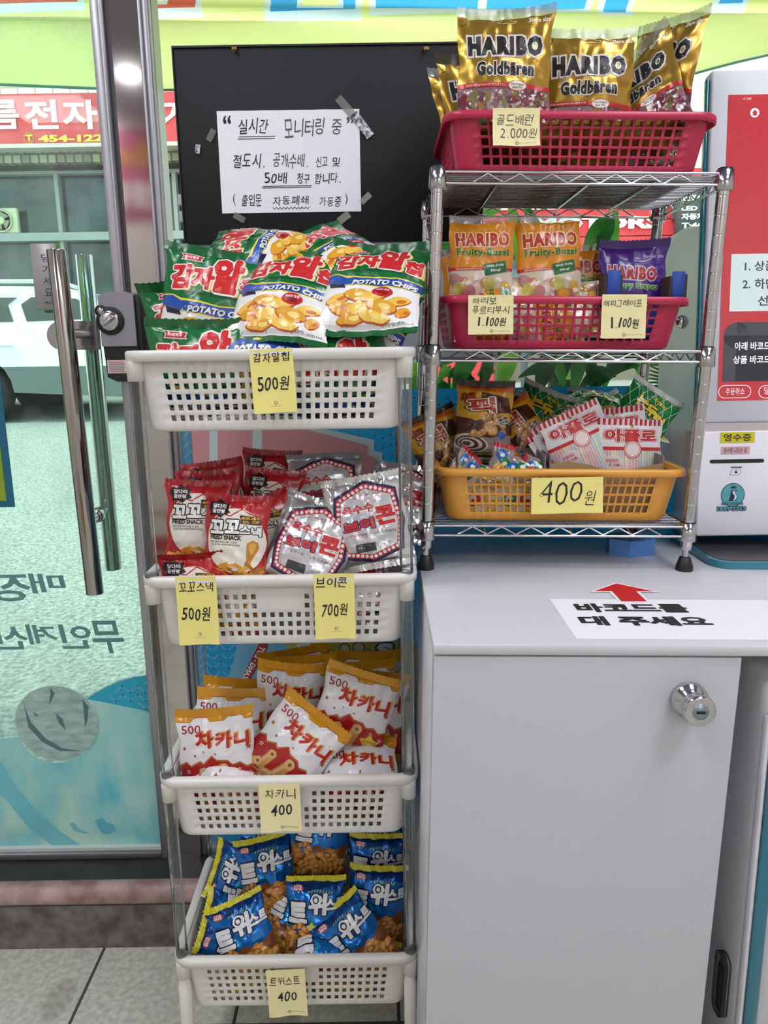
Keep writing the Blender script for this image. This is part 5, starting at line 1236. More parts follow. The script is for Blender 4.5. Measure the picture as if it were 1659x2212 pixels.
k2 = plastic_basket('crimson plastic basket on the middle rack shelf with orange candy bags', .0735, .4280, 1.100, zs[1], .0645, .222, PINK, 20, R5)
k3 = plastic_basket('mustard yellow plastic basket on the bottom rack shelf', .0710, .4430, 1.096, zs[2], .0735, .226, ORNG, 26, R4)

# storage trolley ------------------------------------------------------------
TX, TY0, TW, TD = -.1450, 1.000, .3760, .262
tr = empty('storage_trolley', (TX, TY0 + TD / 2, 0)); tag(tr, 'four tier white plastic basket trolley standing on the floor by the cabinet', 'trolley')
RIMZ = (1.1150, .8135, .5120, .2100); TH = .0985
IV = mat('#e2ded6', .38, coat=.15)
def tskip(sd, c, rr): return sd in (0, 2) and rr >= 3 and 9 <= c <= 13
TR5 = [(.09 + .140 * k, .09 + .140 * k + .078) for k in range(5)]
for ti, zr in enumerate(RIMZ):
    mb = MB(); rm = basket(mb, TW - .0225, TD - .0225, TH, .0105, .018, WHITE_PL if ti < 3 else IV, (23, .52, .045, .955), (15, .52, .06, .94), TR5, skip=(tskip if ti else None), rim=(.0125, .012), z0=zr - TH)
    t = mb.build('tray', tr, solid=.0022); rm.build('rim', t)
    pr = TW / 2 - .0135, TD / 2 - .0135
    for sx in (-1, 1):
        for sy in (-1, 1):
            x, y = sx * pr[0], sy * pr[1]
            mb = MB(); mb.lathe([(.0108, zr - .011), (.0104, zr - .037), (.0088, zr - .037)], (x, y, 0), (0, 0, 1), WHITE_PL, 20); mb.build('socket', t)
            if ti < 3:
                zb_ = RIMZ[ti + 1] + .001
                mb = MB(); R_ = []; n_ = 24
                for k in range(n_): a = 2 * PI * k / n_; rr = .0086 + .0007 * math.cos(a * 6); R_.append((x + rr * math.cos(a), y + rr * math.sin(a)))
                mb.prism(R_, zb_, zr - .036, CLEARPL, 'z', True); mb.lathe([(.0092, zb_), (.0092, zb_ + .004)], (x, y, 0), (0, 0, 1), CLEARPL, 20); mb.build('post', tr)
            else:
                mb = MB(); mb.lathe([(.0088, zr - .036), (.0088, zr - .05), (.0100, zr - .052), (.0100, .066), (.008, .060)], (x, y, 0), (0, 0, 1), IV, 20); mb.build('leg', tr)
                mb = MB(); mb.box(x - .012, x + .012, y - .020, y + .012, .030, .066, IV, .010, 3); c_ = mb.build('caster', tr)
                for q in (-.014, .006): MB().lathe([(.004, 0), (.0205, .001), (.022, .003), (.022, .006), (.0205, .008), (.004, .008)], (x + q, y - .006, .0222), (1, 0, 0), IV, 24).build('wheel', c_)
p = at(699, 2082, 1.0); st = MB().box(p.x - .007, p.x + .007, TY0 - .0012, TY0 - .0004, p.z - .004, p.z + .005, mat('#7a1418', .3)).build('red_sticker'); tag(st, 'tiny dark red sticker on the rim of the lowest trolley tray', 'sticker')

# kiosk ----------------------------------------------------------------------
TH_ = math.radians(5.0); K0 = Vector((.5005, 1.200, .812))
KM = Matrix.Translation(K0) @ Matrix.Rotation(-TH_, 4, 'X')
kn_ = (KM.to_3x3() @ Vector((0, -1, 0))).normalized()
def kp(px, py):
    d = ray(px, py); o = Vector((0, 0, CAM_H)); t = (K0 - o).dot(kn_) / d.dot(kn_); l = KM.inverted() @ (o + d * t); return l.x, l.z
ks = empty('order_kiosk', K0); ks.matrix_world = KM; tag(ks, 'white and red touch screen order kiosk on the worktop beside the wire rack', 'kiosk')
top = kp(1600, 150)[1]; KW = .40
jn0, jn1 = kp(1590, 913)[1], kp(1590, 931)[1]
KWH, KGR = mat('#f1f1fa', .35), mat('#d3d6e0', .35)
MB().box(0, KW, 0, .028, jn0, top, KGR, .004, 2).build('screen_frame', ks)
MB().box(0.004, KW, .002, .028, jn1, jn0, mat('#c4bcbb', .4)).build('joint_strip', ks)
MB().box(0, KW, -.001, .10, 0, jn1, KWH, .003, 2).build('base_box', ks)
TL = mat('#1c7d93', .08, coat=.6)
MB().box(-.006, -.0005, .004, .014, .02, top - .01, TL, .002, 1).build('edge_film', ks)
hx = (KM.inverted() @ at(1464, 560, 1.30)).x
mb = MB(); mb.box(hx, KW - .06, .055, .16, .10, .50, mat('#fdfdf8', .3, coat=.3, transl=.85), .03, 5); mb.build('rear_housing', ks)
lk0 = KM.inverted() @ at(1490, 690, 1.255); mb = MB(); mb.lathe([(.0001, -.004), (.006, -.004), (.011, 0)], (lk0.x, .055, lk0.z), (0, 1, 0), CHROME, 20); mb.build('housing_lock', ks)
def emi(c, e=.25, r=.15): return mat(c, r, emit=e * .45)
SR, SG_, SW = emi('#c23c44'), emi('#4b4b52'), emi('#c3d3d3', .5)
D = Design(1, 1)
def kq(pts): return [(kp(x, y)[0] + .5, kp(x, y)[1] + .5) for x, y in pts]
sl_, st_, sb_ = kp(1577, 205), kp(1577, 205)[1], kp(1545, 866)[1]
sx = (kp(1577, 205)[0] + kp(1545, 866)[0]) / 2
D.rect(sx + .5, sb_ + .5, KW - .03 + .5, st_ + .5, SR, 1)
b = kp(1583, 549); b2 = kp(1572, 673); D.rect((b[0] + b2[0]) / 2 + .5, b2[1] + .5, KW - .05 + .5, b[1] + .5, SW, 2)
b = kp(1565, 697); b2 = kp(1553, 825); xg = (b[0] + b2[0]) / 2 + .002
for q in ((xg, b2[1], KW - .05, b[1] - .02), (xg + .02, b2[1], KW - .05, b[1])): D.rect(q[0] + .5, q[1] + .5, q[2] + .5, q[3] + .5, SG_, 2)
D.circ(xg + .02 + .5, b[1] - .02 + .5, .02, SG_, 2, 28)
def ktext(st, x0, y0, x1, y1, m, off=.0, layer=4):
    a, c = kp(x0, y1), kp(x1, y0); D.text(st, (a[0] + c[0]) / 2 + .5, (a[1] + c[1]) / 2 + .5, c[0] - a[0], c[1] - a[1], [(m, off, layer)], ref=off)
DKT, LGT = emi('#3a4046', .3), emi('#e6e6ea', .6)
ktext('1. 상품을', 1608, 563, 1697, 586, DKT, .015); ktext('2. 하단의', 1603, 601, 1697, 625, DKT, .015); ktext('선택', 1636, 638, 1684, 661, DKT, .015)
ktext('아래 바코드', 1586, 738, 1664, 757, LGT, .02); ktext('상품 바코드를', 1583, 767, 1680, 786, LGT, .02); ktext('주문취소', 1567, 838, 1608, 853, LGT, .0); ktext('담기', 1650, 836, 1672, 852, LGT, .0); ktext('v1.160', 1604, 211, 1622, 216, LGT, .0)
def pill(x0, y0, x1, y1):
    a, c = kp(x0, y1), kp(x1, y0); r = (c[1] - a[1]) / 2; P = []
    for cx, s0 in ((c[0] - r, -PI / 2), (a[0] + r, PI / 2)):
        for k in range(9): P.append((cx + r * math.cos(s0 + PI * k / 8) + .5, (a[1] + c[1]) / 2 + r * math.sin(s0 + PI * k / 8) + .5))
    D.line(P + [P[0]], .0009, LGT, 4)
pill(1551, 832, 1622, 860); pill(1638, 832, 1709, 860)
c = kp(1630, 244); D.circ(c[0] + .5, c[1] + .5, .0068, LGT, 3, 24); D.poly([(c[0] + .5 - .0045, c[1] + .5), (c[0] + .5, c[1] + .5 + .0045), (c[0] + .5 + .0045, c[1] + .5)], SR, 4); D.rect(c[0] + .5 - .003, c[1] + .5 - .004, c[0] + .5 + .003, c[1] + .5, SR, 4)
mb = MB(); D.flat(mb, lambda x, y, q: (x, -q, y), .00015, .0003); sc_ = mb.build('screen', ks); sc_['label'] = 'lit red touch screen'
D = Design(1, 1)
def label_box(x0, y0, x1, y1, m, st, off, nm):
    mb = MB(); global D; D = Design(1, 1); a, c = kp(x0, y1), kp(x1, y0); D.rect(a[0] + .5, a[1] + .5, c[0] + .5, c[1] + .5, m, 1); w_ = c[0] - a[0]; h_ = c[1] - a[1]
    D.text(st, (a[0] + c[0]) / 2 + .5, (a[1] + c[1]) / 2 + .5, w_ * .80, h_ * .70, [(INK, off, 2)], ref=off); D.flat(mb, lambda x, y, q: (x, -.001 - q, y), .00012, .0003); mb.build(nm, ks)['label'] = 'stuck on paper label'
label_box(1554, 933, 1630, 957, mat('#d6cf1e', .5), '영수증', .02, 'label'); label_box(1556, 964, 1619, 982, mat('#dfb0b8', .5), '영수증 나오는 곳', .01, 'label')
D = Design(1, 1); P = []; a, c = kp(1532, 1001), kp(1650, 991); r = (c[1] - a[1]) / 2
for cx, s0 in ((c[0] - r, -PI / 2), (a[0] + r, PI / 2)):
    for k in range(9): P.append((cx + r * math.cos(s0 + PI * k / 8) + .5, (a[1] + c[1]) / 2 + r * math.sin(s0 + PI * k / 8) + .5))
D.poly(P, BLACK_PL, 1)
ic = mat('#26262e', .5)
D.line(kq([(1578, 1009), (1601, 1009)]), .0016, ic, 1)
for pts in ([(1581, 1010), (1575, 1026)], [(1575, 1026), (1592, 1026)], [(1592, 1026), (1600, 1022)], [(1600, 1022), (1598, 1010)], [(1583, 1012), (1595, 1012)]): D.line(kq(pts), .0005, ic, 1)
D.poly(kq([(1584, 1019), (1594, 1019), (1589, 1023)]), ic, 1); D.line(kq([(1589, 1015), (1589, 1019)]), .0014, ic, 1)
mb = MB(); D.flat(mb, lambda x, y, q: (x, -.001 - q, y), .00012, .0003); mb.build('receipt_slot', ks)
D = Design(1, 1); TQ, NV, WQ = mat('#57a9b4', .5), mat('#1c2350', .5), mat('#e6e6ec', .5); c = kp(1582, 1069); R = (kp(1607, 1069)[0] - kp(1557, 1069)[0]) / 2
D.circ(c[0] + .5, c[1] + .5, R * 1.03, NV, 1, 36); D.circ(c[0] + .5, c[1] + .5, R * .97, TQ, 2, 36)
D.poly(kq([(1574, 1079), (1577, 1068), (1578, 1060), (1582, 1057), (1588, 1058), (1592, 1057), (1590, 1060), (1588, 1066), (1592, 1073), (1590, 1080), (1584, 1082), (1571, 1082)]), NV, 3)
D.poly(kq([(1582, 1060), (1586, 1059), (1588, 1062), (1587, 1066), (1591, 1073), (1588, 1079), (1582, 1081), (1586, 1075), (1585, 1069), (1581, 1065)]), WQ, 4); D.circ(kp(1585, 1062)[0] + .5, kp(1585, 1062)[1] + .5, .0007, NV, 5, 8)
D.poly(kq([(1578, 1055), (1577, 1049), (1580, 1052), (1584, 1048), (1587, 1052), (1590, 1049), (1589, 1055)]), NV, 3)
a, b = kp(1558, 1091), kp(1603, 1085); D.text('ICE QUEEN', (a[0] + b[0]) / 2 + .5, (a[1] + b[1]) / 2 + .5, b[0] - a[0], b[1] - a[1], [(NV, .10, 5), (TQ, .02, 6)]); a, b = kp(1549, 1103), kp(1610, 1094); D.text('1899-7513', (a[0] + b[0]) / 2 + .5, (a[1] + b[1]) / 2 + .5, b[0] - a[0], b[1] - a[1], [(NV, .12, 5), (TQ, .03, 6)])
mb = MB(); D.flat(mb, lambda x, y, q: (x, -.001 - q, y), .00012, .0003); mb.build('emblem', ks)['label'] = 'round turquoise emblem with a penguin'
# base plate of the kiosk
bp = empty('base_tray', (.49, 1.10, CZ)); tag(bp, 'dark flat tray with a glossy teal rim on the worktop under the kiosk', 'tray')
f = under(bp); P = [(x + .742, y + 1.215) for x, y in rrect(.25, .112, .03, 8)]
f(MB().prism(P, CZ + .0006, CZ + .0110, TL, 'z', True), 'rim'); P = [(x + .742, y + 1.215) for x, y in rrect(.243, .105, .026, 8)]
f(MB().prism(P, CZ + .0105, CZ + .0116, mat('#3a383a', .3), 'z', True), 'plate'); on_counter(bp)

# things on the worktop --------------------------------------------------------
hb = [atz(x, y, .786) for x, y in ((1315, 1201), (1357, 1205), (1413, 1200))]
P = [(hb[0].x, hb[0].y), (hb[1].x, hb[1].y - .006), (hb[2].x, hb[2].y), (hb[2].x + .004, hb[2].y + .030), (hb[1].x + .01, hb[2].y + .052), (hb[0].x + .004, hb[2].y + .034)]
o = MB().prism(P, CZ + .0003, CZ + .026, mat('#5590da', .6, bump=(200, .2, .001)), 'z').build('foam_block'); tag(o, 'small blue six sided foam block under the wire rack', 'block'); on_counter(o)
Q0, Q1 = atz(1189, 1294, .793), atz(1243, 1381, .793); x0 = (Q0.x + Q1.x) / 2
Q0 = TILT.inverted() @ atz(1189, 1294, .7915); Q1 = TILT.inverted() @ atz(1243, 1381, .7915)
def wq(px, py): p = TILT.inverted() @ atz(px, py, CZ - (px - 920) * 1.05e-5); return p.x, p.y
sh = MB(); (xa, ya), (xb, yb) = wq(1189, 1294), wq(1243, 1381); D = Design(1, 1)
sh.box((xa + xb) / 2, .62, yb, ya, CZ + .0003, CZ + .0008, PAPER)
def wtext(st, x0, y0, x1, y1, off=.05):
    a, b = wq(x0, y1), wq(x1, y0); xl_ = wq(x0, (y0 + y1) / 2)[0]; xr_ = wq(x1, (y0 + y1) / 2)[0]; D.text(st, (xl_ + xr_) / 2, (a[1] + b[1]) / 2, xr_ - xl_, b[1] - a[1], [(INK, off, 1)], ref=off)
D.X = lambda x: x; D.Y = lambda y: y
wtext('바코드를', 1243, 1304, 1484, 1323); wtext('대 주세요', 1252, 1332, 1534, 1352)
D.flat(sh, lambda x, y, q: (x, y, CZ + .0008 + q), .0001, .0002); o = sh.build('counter_sign'); tag(o, 'white paper sign with bold black lettering on the worktop', 'sign'); on_counter(o)
ar = MB(); D = Design(1, 1); D.X = lambda x: x; D.Y = lambda y: y
def arrow(k, m, layer):
    c = wq(1340, 1283); P = [wq(1322, 1260), wq(1400, 1276), wq(1362, 1276), wq(1387, 1299), wq(1330, 1299), wq(1310, 1276), wq(1278, 1276)]
    tip, hw, bw = (wq(1322, 1260)[0] + .001, wq(1322, 1260)[1]), .040, .0165; cx = tip[0] + .005; yb_ = wq(1340, 1277)[1]; ye = wq(1358, 1299)[1]
    D.poly([(cx, tip[1] + k), (cx + hw + 2 * k, yb_ - k), (cx + bw + k, yb_ - k), (cx + bw + k, ye - k * .3), (cx - bw - k, ye - k * .3), (cx - bw - k, yb_ - k), (cx - hw - 2 * k, yb_ - k)], m, layer)
arrow(.004, PAPER, 1); arrow(0, mat('#d01c22', .5), 2)
D.flat(ar, lambda x, y, q: (x, y, CZ + .001 + q), .0001, .0001); o = ar.build('arrow_sticker'); tag(o, 'red arrow sticker with white edge on the worktop', 'sticker'); on_counter(o)

# ------------------------------------------------------------------ price notes
def price_note(label, c0, c1, c2, Y, m, lines, logo, curl=.004, rot90=False, tilt=0.0, name='price_note'):
    """corners in the photograph: top left, top right, bottom left"""
    a, b, c = at(*c0, Y), at(*c1, Y), at(*c2, Y); w_ = (b - a).length; h_ = (a - c).length; roll = math.atan2(b.z - a.z, b.x - a.x)
    D = Design(w_, h_)
    for i, (st, cx, cy, tw, th, off, mm) in enumerate(lines): D.hand(st, cx, cy, tw, th, mm, hash_str(label) + i, off)
    if logo == 'u': D.circ(.52, .155, .0022, INK_G, 2, 14); D.circ(.52, .155, .0015, m, 3, 12); D.text('고려사이버대학교', .52, .105, .28, .018, [(INK_G, -.01, 2)])
    elif logo == 'e': D.circ(.52, .085, .0022, INK_G, 2, 14); D.circ(.52, .085, .0013, m, 3, 12); D.text('중앙사이버평생교육원', .74, .085, .36, .030, [(INK_G, -.01, 2)]); D.text('www', .10, .075, .10, .012, [(INK_G, -.02, 2)])
    elif logo == 's': D.text('중앙교육원', .93, .80, .06, .014, [(INK_G, 0, 2)]); D.circ(.14, .52, .0025, INK_G, 2, 12); D.circ(.14, .52, .0017, m, 3, 12)
    n = 8; k = 12; P = np.zeros((n + 1, k + 1, 3))
    for i in range(n + 1):
        for j in range(k + 1):
            v = 1 - j / k; P[i, j] = ((i / n - .5) * w_, (j / k - .5) * h_, .0004 + curl * (v ** 2.2) * (1 + .3 * math.sin(i * .8 + 1)) + .0005 * math.sin(i * .9) * v)
    S = Surf(w_, h_, P); mb = MB(); S.faces(mb, m); S.decal(mb, D); o = mb.build(name)
    cen = a + (b - a) * .5 + (c - a) * .5; cen.y = Y; o.matrix_world = orient(cen, 0, math.degrees(roll)); return tag(o, label, 'price note', 'handwritten price notes')
IK = INK; YN = TY0 - .0012
price_note('yellow note on the top trolley tray priced 500 under the potato chips', (540, 757), (634, 751), (548, 894), YN, NOTE, [('감자알칩', .50, .875, .86, .15, .012, IK), ('500원', .50, .47, .76, .22, .012, IK)], 'u')
price_note('yellow note priced 500 on the left half of the second trolley tray', (382, 1247), (470, 1245), (386, 1391), YN, NOTE, [('꼬꼬스낵', .50, .86, .88, .14, .006, IK), ('500원', .46, .45, .72, .20, .012, IK)], 'u')
price_note('yellow note priced 700 on the right half of the second trolley tray', (677, 1240), (765, 1238), (682, 1378), YN, NOTE, [('브이콘', .44, .87, .80, .15, .008, IK), ('700원', .50, .44, .66, .20, .012, IK)], 'u')
price_note('yellow note priced 400 on the third trolley tray', (563, 1690), (652, 1687), (560, 1794), YN, NOTE_P, [('차카니', .52, .75, .78, .20, .0, IK), ('400', .53, .43, .54, .24, .012, IK)], 'e')
price_note('yellow note priced 400 on the lowest trolley tray', (577, 2096), (661, 2092), (580, 2192), YN, NOTE_P, [('트위스트', .47, .75, .80, .17, .004, IK), ('400', .50, .42, .52, .22, .012, IK)], 'e')
YR = 1.0955
price_note('pale note priced 2,000 on the top crimson basket', (1058, 234), (1160, 234), (1069, 318), YR, NOTE_P, [('골드배런', .47, .70, .80, .30, -.004, INK_G), ('2,000원', .55, .34, .80, .28, -.004, INK_G)], 'e', .008)
price_note('pale note priced 1,100 on the left of the middle crimson basket', (1010, 638), (1108, 637), (1012, 723), YR, NOTE_P, [('하리보', .36, .86, .56, .17, -.004, IK), ('푸르티부시', .50, .63, .84, .20, -.002, IK), ('1,100원', .52, .33, .66, .24, .012, IK)], 'e', .003)
price_note('pale note priced 1,100 on the right of the middle crimson basket', (1297, 636), (1394, 636), (1300, 731), YR, NOTE_P, [('해피그레이프', .46, .80, .88, .16, -.002, IK), ('1,100원', .52, .35, .66, .24, .012, IK)], 'e', .003)
price_note('large yellow note priced 400 on the mustard yellow basket', (1143, 1033), (1298, 1030), (1152, 1109), 1.0905, NOTE, [('400', .42, .58, .62, .66, -.012, IK), ('원', .82, .42, .17, .42, -.008, IK)], 's', .003)

# ------------------------------------------------------------------ goods on the trolley
def tray_box(i): z = RIMZ[i]; return (TX - TW / 2 + .014, TX + TW / 2 - .014, TY0 + .0145, TY0 + TD - .0145, z - TH + .003, z, .0105)
BOX = tray_box(0)
G = 'potato chip bags in the top trolley tray'
for a in ((428, 668, 1.095, 'green potato chip bag standing upright at the left of the top tray', 14, -8, 4, 0), (612, 638, 1.058, 'green potato chip bag leaning back in the middle of the chip pile', 44, -6, -3, 1), (808, 628, 1.080, 'green potato chip bag leaning back at the right end of the chip pile', 46, -5, -6, 2),
          (568, 545, 1.165, 'green potato chip bag lying sideways on top of the chip pile', 56, 80, 0, 0), (726, 552, 1.165, 'green potato chip bag tilted on top of the pile at the right', 58, 40, 0, 1), (425, 833, 1.036, 'green potato chip bag half sunk in the tray at the front left', 4, 0, 0, 'f'),
          (640, 862, 1.036, 'green potato chip bag half sunk in the tray behind the yellow price note', 4, -6, 0, 'f'), (820, 848, 1.040, 'green potato chip bag sunk in the tray at the front right', 4, 8, 0, 'f'), (392, 725, 1.150, 'green potato chip bag poking out behind the upright bag at the left', 14, 14, 10, 2),
          (700, 700, 1.185, 'green potato chip bag behind the middle bag of the pile', 20, -14, 0, 0), (845, 700, 1.16, 'green potato chip bag behind the right end bag of the pile', 24, -22, 0, 1), (560, 735, 1.185, 'green potato chip bag hidden low behind the front bags', 18, 5, 0, 0)):
    put_bag(POTATO, a[0], a[1], a[2], a[3], G, a[4], a[5], a[6], a[7])
BOX = tray_box(1)
G = 'red chicken snack bags in the second trolley tray'
for a in ((510, 1168, 1.045, 'red chicken snack bag standing at the front of the left half', 12, -4, 0, 0), (428, 1134, 1.075, 'red chicken snack bag behind the front one at the left', 12, -3, 5, 1), (398, 1292, 1.030, 'red chicken snack bag sunk low in the front left corner', 6, 3, 0, 'f'), (470, 1086, 1.150, 'red chicken snack bag at the back left under the top tray', 12, 6, 8, 0),
          (455, 1108, 1.120, 'red chicken snack bag third from the front at the left', 12, 2, 6, 2), (585, 1060, 1.190, 'red chicken snack bag tallest at the back centre', 10, -3, -6, 1), (588, 1105, 1.140, 'red chicken snack bag in front of the tallest one', 12, -6, 0, 0), (578, 1160, 1.090, 'red chicken snack bag turned to the right beside the silver bags', 14, 16, -18, 2),
          (470, 1290, 1.030, 'red chicken snack bag hidden low behind the tray front', 6, -2, 0, 1)):
    put_bag(CHICKEN, a[0], a[1], a[2], a[3], G, a[4], a[5], a[6], a[7], 1.02)
G = 'silver corn snack bags in the second trolley tray'
for a in ((795, 1128, 1.060, 'silver corn snack bag standing large at the front right', 16, 9, 0, 0), (672, 1178, 1.050, 'silver corn snack bag tilted clockwise at the front centre', 22, -20, 0, 1), (702, 1068, 1.150, 'silver corn snack bag at the back centre in bluish light', 26, 2, 0, 1), (868, 1085, 1.170, 'silver corn snack bag crumpled at the far right of the back row', 40, -14, 0, 0), (628, 1170, 1.095, 'silver corn snack bag wedged between red bags and silver ones', 14, -8, 10, 0), (745, 1290, 1.045, 'silver corn snack bag lying low behind the tray front', 14, 4, 0, 1)):
    put_bag(CORN, a[0], a[1], a[2], a[3], G, a[4], a[5], a[6], a[7])
BOX = tray_box(2)
G = 'red and white tube snack bags in the third trolley tray'
for a in ((764, 1540, 1.105, 'tube snack bag standing tall and tilted clockwise at the right', 12, -17, 0, 0), (628, 1524, 1.150, 'tube snack bag left of the tall tilted one', 10, -5, 0, 1), (632, 1618, 1.062, 'tube snack bag turned steeply clockwise at the front centre', 22, -38, 0, 2, 0), (466, 1628, 1.062, 'tube snack bag standing at the front left', 14, 4, 0, 0), (490, 1585, 1.120, 'tube snack bag second in the left row', 26, -2, 0, 1), (497, 1560, 1.165, 'tube snack bag at the back of the left row', 30, -4, 0, 2),
          (795, 1540, 1.130, 'tube snack bag right behind the tall tilted one', 10, -8, 0, 2), (790, 1518, 1.165, 'tube snack bag third in the right row', 10, 4, 0, 0), (800, 1495, 1.200, 'tube snack bag at the very back of the right row', 10, 0, 0, 1), (655, 1505, 1.180, 'tube snack bag in the second row of the centre', 10, 3, 0, 0), (648, 1488, 1.205, 'tube snack bag at the back of the centre row', 12, 8, 0, 2), (800, 1735, 1.038, 'tube snack bag sunk low at the front right', 8, 5, 0, 'f'), (450, 1745, 1.034, 'tube snack bag sunk low along the front left rim', 10, -3, 0, 'f')):
    BOX = None if len(a) > 8 else tray_box(2)
    put_bag(CHAK, a[0], a[1], a[2], a[3], G, a[4], a[5], a[6], a[7])
BOX = tray_box(3)
G = 'blue twist snack bags in the lowest trolley tray'
for a in ((577, 1895, 1.140, 'blue twist snack bag leaning back left of the centre', 26, 12, 0, 0), (692, 1815, 1.180, 'blue twist snack bag at the back centre showing its brown window', 22, -6, 0, 1), (682, 1985, 1.085, 'blue twist snack bag standing in the middle', 22, 0, 0, 2), (812, 1958, 1.110, 'blue twist snack bag standing at the right', 14, -5, 0, 0), (528, 2045, 1.050, 'blue twist snack bag turned counterclockwise at the front left', 26, 22, 0, 1), (795, 2052, 1.040, 'blue twist snack bag steeply turned at the front right', 24, 38, 0, 2),
          (487, 1900, 1.150, 'blue twist snack bag turned on its side at the back left', 26, 78, -10, 2), (455, 2005, 1.085, 'blue twist snack bag on its side against the left wall', 30, 64, 24, 0), (812, 1885, 1.170, 'blue twist snack bag behind the right standing one', 16, -3, 0, 1), (575, 1838, 1.210, 'blue twist snack bag at the back left under the third tray', 16, 10, 0, 2), (805, 1832, 1.215, 'blue twist snack bag at the back right under the third tray', 14, 4, 0, 0), (630, 1985, 1.120, 'blue twist snack bag mostly hidden behind the middle one', 24, -24, 0, 1), (665, 2135, 1.036, 'blue twist snack bag sunk low at the front centre', 12, 3, 0, 'f'), (742, 2060, 1.065, 'blue twist snack bag tucked between the middle and front right ones', 40, 24, 0, 1)):
    put_bag(TWIST, a[0], a[1], a[2], a[3], G, a[4], a[5], a[6], a[7])
# ------------------------------------------------------------------ goods on the rack
def rack_box(o, D_, H, W_): p = o.matrix_basis.translation; return (p.x - W_ / 2 + .012, p.x + W_ / 2 - .012, p.y - D_ / 2 + .003, p.y + D_ / 2 - .003, p.z + .010, p.z + H + .0065, .012)
BOX = rack_box(k1, .222, .0685, .370)
G = 'gold candy bags in the top crimson basket'
for a in ((1088, 166, 1.160, 'gold candy bag standing tallest in the top basket', 6, -1, 0, 0), (1268, 205, 1.190, 'gold candy bag right of the tallest one', 6, -1, -4, 1), (1010, 250, 1.240, 'gold candy bag leaning behind the tallest at the left', 8, 8, 8, 2), (968, 268, 1.290, 'gold candy bag at the far left end of the top basket', 8, 10, 14, 0), (1402, 222, 1.200, 'gold candy bag turned counterclockwise at the right', 12, 26, -52, 2), (1486, 180, 1.235, 'gold candy bag seen edge on at the far right', 6, -6, -62, 1),
          (1020, 318, 1.135, 'gold candy bag lying at the bottom left of the top basket', 66, 92, 180, 1), (1180, 322, 1.135, 'gold candy bag lying at the bottom centre of the top basket', 66, 88, 180, 0), (1340, 324, 1.140, 'gold candy bag lying at the bottom right of the top basket', 66, 90, 180, 2), (1450, 326, 1.165, 'gold candy bag lying low at the right end of the top basket', 62, 78, 0, 1)):
    put_bag(GOLDB, a[0], a[1], a[2], a[3], G, a[4], a[5], a[6], a[7])
BOX = rack_box(k2, .222, .0645, .3545)
G = 'orange candy bags in the middle crimson basket'
for a in ((1033, 567, 1.145, 'orange candy bag standing at the left of the middle basket', 5, -1, 0, 0), (1186, 566, 1.145, 'orange candy bag standing right of the first orange one', 5, 2, 0, 1), (1240, 622, 1.200, 'orange candy bag peeking out behind the second orange one', 6, -2, 0, 0), (985, 630, 1.240, 'orange candy bag at the back left behind the rack post', 6, 3, 10, 1), (1050, 668, 1.125, 'orange candy bag lying low at the front of the middle basket', 12, 90, 0, 1), (1200, 676, 1.128, 'orange candy bag lying low in front of the second orange one', 12, 92, 0, 0)):
    put_bag(FRUITY, a[0], a[1], a[2], a[3], G, a[4], a[5], a[6], a[7])
put_bag(GRAPE, 1376, 610, 1.175, 'purple candy bag between two blue box flaps', None, 6, -1, 0, 0)
BOX = rack_box(k3, .226, .0735, .372)
# blue display box with its flaps
q0, q1, q2 = at(1305, 735, 1.135), at(1424, 735, 1.135), at(1330, 612, 1.14)
bx = empty('display_box', ((q0.x + q1.x) / 2, 1.19, zs[1])); tag(bx, 'blue cardboard display box with torn flaps around the purple bag', 'box')
f = under(bx); BLU, CBR = mat('#1d4aa8', .5), mat('#4f3b38', .8)
zlo, zhi = zs[1] + .009, at(1400, 655, 1.135).z
mb = MB(); mb.box(q0.x, q1.x, 1.130, 1.132, zlo, zhi - .012, BLU); mb.box(q0.x, q0.x + .002, 1.130, 1.245, zlo, zhi, BLU); mb.box(q1.x - .002, q1.x, 1.130, 1.245, zlo, zhi, BLU); mb.box(q0.x, q1.x, 1.243, 1.245, zlo, zhi, BLU); mb.box(q0.x, q1.x, 1.13, 1.245, zlo, zlo + .002, CBR); f(mb, 'tray')
for xa, xb, yt, s_ in ((1310, 1342, 584, 1), (1450, 1480, 586, -1)):
    a, b = at(xa, 640, 1.131), at(xb, yt, 1.131); mb = MB(); mb.box(a.x, b.x, 1.129, 1.1325, a.z - .012, b.z, BLU, .0008, 1)
    xi = b.x if s_ < 0 else a.x; c_ = a.x if s_ < 0 else b.x
    mb.box(min(xi, xi - s_ * .004), max(xi, xi - s_ * .004), 1.131, 1.16, a.z - .012, b.z - .004, CBR); mb.box(c_ - .003, c_ + .003, 1.1305, 1.165, a.z - .012, b.z - .006, CBR); f(mb, 'flap')
G = 'brown and yellow choco snack bags in the yellow basket'
for a in ((952, 972, 1.215, 'choco snack bag at the left end poking past the rack post', 12, 20, 6, 0, 0), (985, 962, 1.245, 'choco snack bag with crumpled dark top behind the left one', 22, -34, 0, 1), (1046, 912, 1.190, 'choco snack bag standing upright in the middle of the brown ones', 14, -4, 0, 2), (1122, 942, 1.225, 'choco snack bag leaning right beside the upright one', 18, 30, -8, 0), (1010, 985, 1.205, 'choco snack bag turned on its side below the crumpled one', 26, -62, 0, 2)):
    BOX = None if len(a) > 8 else rack_box(k3, .226, .0735, .372)
    put_bag(CHOCO, a[0], a[1], a[2], a[3], G, a[4], a[5], a[6], a[7], .88)
G = 'green netted corn puff bags in the yellow basket'
